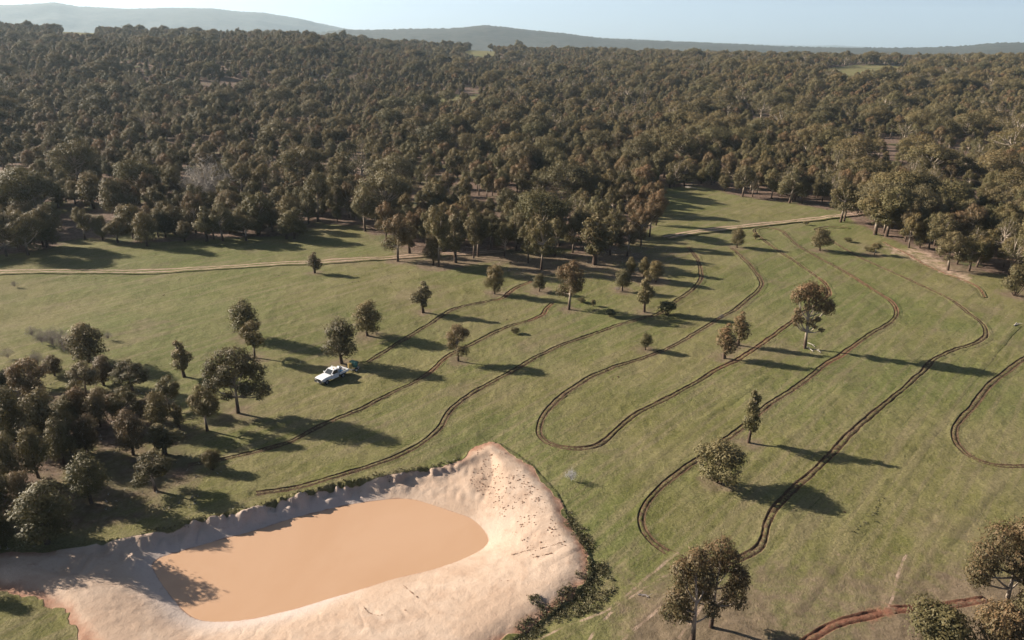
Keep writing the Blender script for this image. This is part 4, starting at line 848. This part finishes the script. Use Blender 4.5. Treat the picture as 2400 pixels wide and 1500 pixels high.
EDGE = np.repeat(catmull(CUT, 0.5), 2, 0)[20:]; scatter_leafy('grass', EDGE + np.random.default_rng(1).normal(size=EDGE.shape) * .25, 0.15, 6, 0.24, 0.10, M_WEED, 'ragged overhanging grass along the cut edge of the dam', 5)
scatter_leafy('forest_litter', np.vstack([poly_points(LEFTWOOD, 700, 61, 0.45, 4.0), poly_points(DIRTBELT, 500, 62, 0.45, 3.0)]), 0.05, 3, 0.55, 0.06, M_DEADWOOD, 'fallen sticks and bark strips lying under the trees', 63)
def clods(name, pts, r0, r1, mat, label, seed, flat=0.5):
    rg = np.random.default_rng(seed); pts = np.asarray(pts); z = height(pts[:, 0], pts[:, 1]); V, F, o = [], [], 0
    base = np.array([(1,0,0),(.5,.87,0),(-.5,.87,0),(-1,0,0),(-.5,-.87,0),(.5,-.87,0),(0,0,1.0)]); fc = [(i, (i + 1) % 6, 6) for i in range(6)]
    for (x, y), zz in zip(pts, z):
        s = rg.uniform(r0, r1); a = rg.random() * 6.28; c, sn = math.cos(a), math.sin(a); b = base * (1 + rg.normal(size=(7, 1)) * .2) * s * np.array([1, rg.uniform(.4, .9), flat]); b = np.c_[b[:, 0] * c - b[:, 1] * sn, b[:, 0] * sn + b[:, 1] * c, b[:, 2]]
        V.append(b + (x, y, zz - 0.02)); F += [(p + o, q + o, t + o) for p, q, t in fc]; o += 7
    o_ = link(name, mesh_np(name, np.vstack(V), np.array(F), mat)); tag(o_, label, kind='stuff')
M_DARKSOIL = simple('dark_soil', (0.10, 0.062, 0.040), 0.95, 0.05); M_CLOD = simple('dark_clay', (0.300, 0.190, 0.130), 0.95, 0.05)  # M_CLOD: darker clay tone for the prints and cracks
EAST = GP([(1120,1050),(1180,1060),(1260,1150),(1300,1220),(1320,1280),(1250,1300),(1200,1240),(1160,1180),(1100,1120)])
clods('dirt_clods', np.vstack([poly_points(EAST, 420, 31, 0.44, 1.2), np.vstack([catmull(GP(q_), .18) for q_ in ([(1200,1292),(1240,1286),(1285,1283),(1322,1274)], [(1250,1305),(1275,1302),(1296,1299)], [(852,1408),(858,1422),(868,1430),(890,1438)], [(945,1352),(960,1370),(980,1392)])]), GP([(1175,1358),(1190,1360),(1240,1310),(1260,1305),(1285,1300),(1300,1278),(1250,1282),(1200,1290),(1180,1292),(1220,1288),(1270,1277),(1310,1276),(1325,1283),(860,1422),(868,1430),(895,1436),(930,1433),(950,1425),(885,1450),(1225,1224),(1230,1222),(1300,1236),(1285,1254),(1297,1260)])]), .05, .17, M_CLOD, 'dark clods standing in for hoof prints and cracks on the pale clay bank', 32, .7)  # raised dark clods drawn in place of the dark hollows of prints and cracks
rg_ = np.random.default_rng(40); cp_ = GP([(1063,690),(1050,687),(1030,683),(1007,688),(960,640),(973,657),(985,655),(1000,660),(905,652),(915,661),(848,661),(826,661),(1100,686),(1128,685),(1120,730),(1175,724),(1190,755),(645,711),(697,710),(403,699),(380,693),(345,641),(667,638),(663,660),(645,647),(1443,887),(1800,883),(2250,960),(1300,1050),(1670,1205),(1885,902),(1990,1215)])
clods('dirt_clods', np.repeat(cp_, 3, 0) + rg_.normal(size=(len(cp_) * 3, 2)) * .5, .08, .26, M_DARKSOIL, 'small dark heaps of dug soil dotted over the grass', 41, .5)
LINE = catmull(GP([(2070,1165),(2050,1195),(2030,1225),(2003,1250)]), .4); scatter_leafy('grass', LINE + np.random.default_rng(2).normal(size=LINE.shape) * .25, 0.12, 7, 0.20, 0.09, M_WEED, 'strip of dull tussocks along the faint line at the right', 6)
for L, sd in ((FUR['d'], 51), (FUR['c'], 52), (FUR['b'], 53), (FUR['a'], 54), (FUR['e'], 55)):
    T = np.gradient(L, axis=0); T /= np.hypot(*T.T)[:, None]; Nn = np.stack([-T[:, 1], T[:, 0]], -1); rg = np.random.default_rng(sd); sel = rg.choice(len(L), int(len(L) * 1.1)); side = np.where(rg.random(len(sel)) < .75, .44, -.44) 
    clods('dirt_clods', L[sel] + Nn[sel] * (side + rg.normal(size=len(sel)) * .1)[:, None],   .05, .13, M_DARKSOIL, 'broken sods turned up along a furrow', sd, .9)

# ------------------------------------------------------------------ white utility vehicle with trailer load
def boxv(x0, x1, y0, y1, z0, z1, tx0=0, tx1=0, ty=0):
    """box whose top is inset: tx0/tx1 at the ends, ty at the sides"""
    V = [(x0, y0, z0), (x1, y0, z0), (x1, y1, z0), (x0, y1, z0), (x0 + tx0, y0 + ty, z1), (x1 - tx1, y0 + ty, z1), (x1 - tx1, y1 - ty, z1), (x0 + tx0, y1 - ty, z1)]
    return np.array(V, float), np.array([(3, 2, 1, 0), (4, 5, 6, 7), (0, 1, 5, 4), (1, 2, 6, 5), (2, 3, 7, 6), (3, 0, 4, 7)])
def cylv(c, r, l, axis='y', n=14):
    a = np.linspace(0, 2 * math.pi, n, endpoint=False); ring = np.stack([np.cos(a) * r, np.zeros(n), np.sin(a) * r], -1)
    V = np.vstack([ring + (0, -l / 2, 0), ring + (0, l / 2, 0), [[0, -l / 2, 0], [0, l / 2, 0]]]); F = []
    for i in range(n):
        j = (i + 1) % n; F += [(i, j, n + j, n + i), (2 * n, j, i, i), (2 * n + 1, n + i, n + j, n + j)]
    F = [f if len(set(f)) == 4 else f for f in F]
    if axis == 'z': V = V[:, [0, 2, 1]] 
    if axis == 'x': V = V[:, [1, 0, 2]]
    return V + np.array(c), F
def poly_obj(name, parts, mat, parent=None, bevel=0.0):
    me = bpy.data.meshes.new(name); V, F, o = [], [], 0
    for v, f in parts:
        V += [tuple(q) for q in v]
        for q in f:
            t = []
            for i in q:
                if int(i) + o not in t: t.append(int(i) + o)
            F.append(tuple(t))
        o += len(v)
    me.from_pydata(V, [], F); me.materials.append(mat); me.update(); ob = link(name, me, parent)
    if bevel:
        b = ob.modifiers.new('bevel', 'BEVEL'); b.width = bevel; b.segments = 2
        for p in me.polygons: p.use_smooth = False
    return ob
def prism(profile, y0, y1):
    n = len(profile); V = [(x, y0, z) for x, z in profile] + [(x, y1, z) for x, z in profile]
    F = [tuple(range(n - 1, -1, -1)), tuple(range(n, 2 * n))] + [(i, (i + 1) % n, n + (i + 1) % n, n + i) for i in range(n)]
    return np.array(V, float), F
M_PAINT = NT('white_paint'); M_PAINT.color((0.80, 0.80, 0.80)); M_PAINT.rough(0.25); M_PAINT.b.inputs['Specular IOR Level'].default_value = .5; M_PAINT = M_PAINT.m
M_GLASS = NT('dark_glass'); M_GLASS.color((0.03, 0.035, 0.04)); M_GLASS.rough(0.05); M_GLASS.b.inputs['Specular IOR Level'].default_value = .6; M_GLASS = M_GLASS.m
M_RUBBER = simple('rubber', (0.03, 0.03, 0.03), .8, .2); M_STEEL = simple('galvanised_steel', (.45, .45, .45), .45, .5, .6); M_BLACK = simple('black_plastic', (.04, .04, .045), .5, .3)
M_YEL = simple('yellow_plastic', (.62, .45, .16), .5, .3); M_TEAL = simple('green_plastic', (.09, .25, .20), .45, .3); M_LAMP = simple('lamp_glass', (.7, .7, .68), .15, .6); M_TANK = simple('white_plastic', (.66, .64, .58), .5, .3); M_BLUE = simple('blue_tarp', (.06, .16, .28), .6, .2)
M_AMBER = simple('amber_lens', (.7, .28, .04), .3, .5)
def empty(name, x, y, rz, label, cat, z=None, group=None):
    o = bpy.data.objects.new(name, None); COL.objects.link(o); o.empty_display_size = .5; o.location = (x, y, float(height([x], [y])[0]) if z is None else z); o.rotation_euler = (0, 0, rz); tag(o, label, cat, group); return o
pf, pr = G(772, 899), G(815, 871)          # front and rear wheels on the photo's near side, roughly
fwd = G(748, 890) - G(800, 868); HEAD = math.atan2(fwd[1], fwd[0])
uc = G(777, 886)
ute = empty('utility_vehicle', uc[0], uc[1], HEAD, 'white single-cab utility vehicle with a tray, parked on the grass', 'utility vehicle')
# local +x is forward
poly_obj('bonnet', [prism([(.55, .55), (2.35, .55), (2.42, .80), (2.36, .98), (1.9, 1.07), (.95, 1.13), (.55, 1.13)], -.82, .82)], M_PAINT, ute, .05)
cab = poly_obj('cab', [prism([(-.75, .45), (.60, .45), (.60, 1.12), (.62, 1.14), (-.75, 1.14)], -.84, .84), boxv(-.70, .05, -.70, .70, 1.66, 1.72, .05, .05, .04), boxv(-.76, -.68, -.80, .80, 1.12, 1.70, 0, 0, .10)], M_PAINT, ute, .02)
for s in (-1, 1):
    poly_obj('pillar', [(np.array([(.62, s * .80, 1.12), (.70, s * .80, 1.12), (.08, s * .68, 1.69), (.02, s * .68, 1.69), (.62, s * .74, 1.12), (.70, s * .74, 1.12), (.08, s * .62, 1.69), (.02, s * .62, 1.69)]), [(0, 1, 2, 3), (4, 7, 6, 5), (0, 4, 5, 1), (1, 5, 6, 2), (2, 6, 7, 3), (3, 7, 4, 0)])], M_PAINT, ute)
    poly_obj('side_window', [(np.array([(-.66, s * .815, 1.14), (.60, s * .79, 1.14), (.02, s * .685, 1.655), (-.62, s * .70, 1.655), (-.66, s * .78, 1.14), (.60, s * .755, 1.14), (.02, s * .65, 1.655), (-.62, s * .66, 1.655)]), [(0, 1, 2, 3), (4, 7, 6, 5), (0, 4, 5, 1), (1, 5, 6, 2), (2, 6, 7, 3), (3, 7, 4, 0)])], M_GLASS, ute)
    d = poly_obj('door', [boxv(-.62, .50, s * .845 - .012, s * .845 + .012, .50, 1.12)], M_PAINT, ute); poly_obj('handle', [boxv(-.55, -.38, s * .865 - .012, s * .865 + .012, .98, 1.02)], M_BLACK, d)
    poly_obj('mirror', [boxv(.45, .55, s * .98 - .10, s * .98 + .10, 1.10, 1.30)], M_PAINT, ute, .02)
    poly_obj('headlight', [boxv(2.38, 2.45, s * .64 - .16, s * .64 + .16, .74, .92)], M_LAMP, ute)
    poly_obj('mudguard', [prism([(1.10, .56), (1.22, .90), (1.5, 1.0), (1.85, .92), (2.0, .56), (1.92, .56), (1.8, .84), (1.5, .91), (1.28, .82), (1.18, .56)], s * .87 - .05, s * .87 + .05)], M_PAINT, ute)
    for wx in (1.55, -1.55):
        w = poly_obj('wheel', [cylv((wx, s * .76, .36), .36, .24)], M_RUBBER, ute); poly_obj('rim', [cylv((wx, s * .76 + s * .125, .36), .20, .02)], M_STEEL, w)
poly_obj('windscreen', [(np.array([(.64, -.74, 1.135), (.64, .74, 1.135), (.06, .62, 1.67), (.06, -.62, 1.67), (.60, -.74, 1.135), (.60, .74, 1.135), (.02, .62, 1.67), (.02, -.62, 1.67)]), [(0, 1, 2, 3), (4, 7, 6, 5), (0, 4, 5, 1), (1, 5, 6, 2), (2, 6, 7, 3), (3, 7, 4, 0)])], M_GLASS, ute)
poly_obj('bull_bar', [boxv(2.45, 2.58, -.80, .80, .40, .62, .02, .02), tube([(2.55, -.55, .6), (2.58, -.50, 1.0), (2.58, .50, 1.0), (2.55, .55, .6)], [.035] * 4, 6), tube([(2.56, -.2, .6), (2.58, -.2, 1.0)], [.03] * 2, 6), tube([(2.56, .2, .6), (2.58, .2, 1.0)], [.03] * 2, 6)], M_BLACK, ute)
poly_obj('grille', [boxv(2.40, 2.44, -.45, .45, .70, .90)], M_BLACK, ute)
poly_obj('number_plate', [boxv(2.585, 2.60, -.19, .19, .46, .57)], M_TANK, ute)
poly_obj('chassis', [boxv(-2.5, 2.3, -.45, .45, .30, .50), boxv(-2.55, -.8, -.5, .5, .5, .72)], M_BLACK, ute)
tray = poly_obj('tray', [boxv(-2.62, -.88, -.92, .92, .74, .82)], M_PAINT, ute)
for a in ((-2.62, -.88, -.92, -.88), (-2.62, -.88, .88, .92), (-2.62, -2.58, -.88, .88)): poly_obj('side_panel', [boxv(*a, .822, 1.08)], M_PAINT, tray)
poly_obj('headboard', [tube([(-.86, -.86, .82), (-.86, -.86, 1.72), (-.86, .86, 1.72), (-.86, .86, .82)], [.03] * 4, 6), tube([(-.86, -.86, 1.35), (-.86, .86, 1.35)], [.025] * 2, 6)], M_PAINT, tray)
poly_obj('beacon', [cylv((-.3, .2, 1.77), .07, .10, 'z', 10)], M_AMBER, ute); poly_obj('roof_rack', [boxv(-.55, -.50, -.62, .62, 1.73, 1.78), boxv(-.10, -.05, -.62, .62, 1.73, 1.78)], M_PAINT, ute)
def local(x, y, z=0): 
    c, s = math.cos(HEAD), math.sin(HEAD); return (uc[0] + x * c - y * s, uc[1] + x * s + y * c, ute.location.z + z)
def cargo(name, parts, mat, label, cat, pos, bevel=0.0):
    o = poly_obj(name, parts, mat, None, bevel); o.location = pos; o.rotation_euler = (0, 0, HEAD); tag(o, label, cat); return o
cargo('tray_drum', [cylv((0, 0, .32), .32, .5, 'y', 16)], M_TANK, 'pale round drum upright in the vehicle tray behind the cab', 'drum', local(-1.25, -.45, .83))  # round load on the tray, built as plain drums
cargo('tray_drum', [cylv((0, 0, .30), .30, .45, 'y', 16)], M_STEEL, 'greyish round drum further back in the vehicle tray', 'drum', local(-1.95, -.45, .83))
cargo('storage_box', [boxv(-.4, .4, -.3, .3, 0, .30, .03, .03, .03)], M_BLUE, 'dark blue box in the vehicle tray by its near side', 'box', local(-1.35, .45, .83), .02)
cargo('storage_box', [boxv(-.3, .3, -.25, .25, 0, .22, .02, .02, .02)], M_TANK, 'low pale box near the rear of the vehicle tray', 'box', local(-2.1, .4, .83), .02)
# direct seeder towed behind
sd = empty('seeding_implement', *local(-4.0, 0)[:2], HEAD, 'towed seeding machine with green hopper and yellow bin behind the white vehicle', 'implement')
poly_obj('frame', [boxv(-.9, .6, -.75, -.65, .42, .52), boxv(-.9, .6, .65, .75, .42, .52), boxv(-.9, -.8, -.65, .65, .42, .52), boxv(.5, .6, -.65, .65, .42, .52), boxv(.6, 1.35, -.05, .05, .42, .50)], M_STEEL, sd)
poly_obj('bin', [cylv((.15, -.15, .86), .34, .68, 'z', 14)], M_YEL, sd, .02)
hp = poly_obj('hopper', [boxv(-.75, -.15, -.62, .62, .75, 1.35, .0, .0, 0), boxv(-.65, -.25, -.5, .5, .52, .748)], M_TEAL, sd, .02); poly_obj('lid', [boxv(-.78, -.12, -.65, .65, 1.353, 1.42, .04, .04, .04)], M_TEAL, hp)
for s in (-1, 1):
    w = poly_obj('wheel', [cylv((-.1, s * .92, .34), .34, .16)], M_RUBBER, sd); poly_obj('rim', [cylv((-.1, s * 1.01, .34), .18, .02)], M_TANK, w)
    poly_obj('disc', [cylv((-.95, s * .35, .26), .26, .05)], M_TANK, sd)
poly_obj('seat', [boxv(-1.15, -.95, -.25, .25, .80, .86), boxv(-1.2, -1.15, -.25, .25, .80, 1.2)], M_BLACK, sd)

# ------------------------------------------------------------------ air
def haze():
    m = bpy.data.materials.new('haze'); m.use_nodes = True; nn = m.node_tree.nodes; nn.clear(); out = nn.new('ShaderNodeOutputMaterial'); v = nn.new('ShaderNodeVolumePrincipled')
    v.inputs['Color'].default_value = (.68, .87, 1.0, 1); v.inputs['Density'].default_value = 0.00006; v.inputs['Anisotropy'].default_value = 0.25
    m.node_tree.links.new(v.outputs[0], out.inputs['Volume'])
    V, F = boxv(-17000, 17000, -800, 18500, -4, 900); me = mesh_np('haze', V, F, m); o = link('haze', me); tag(o, 'thin blue air haze over the whole country', kind='stuff')
haze()
print('tree things', len([o for o in bpy.data.objects if o.name.startswith('gum_tree')]))
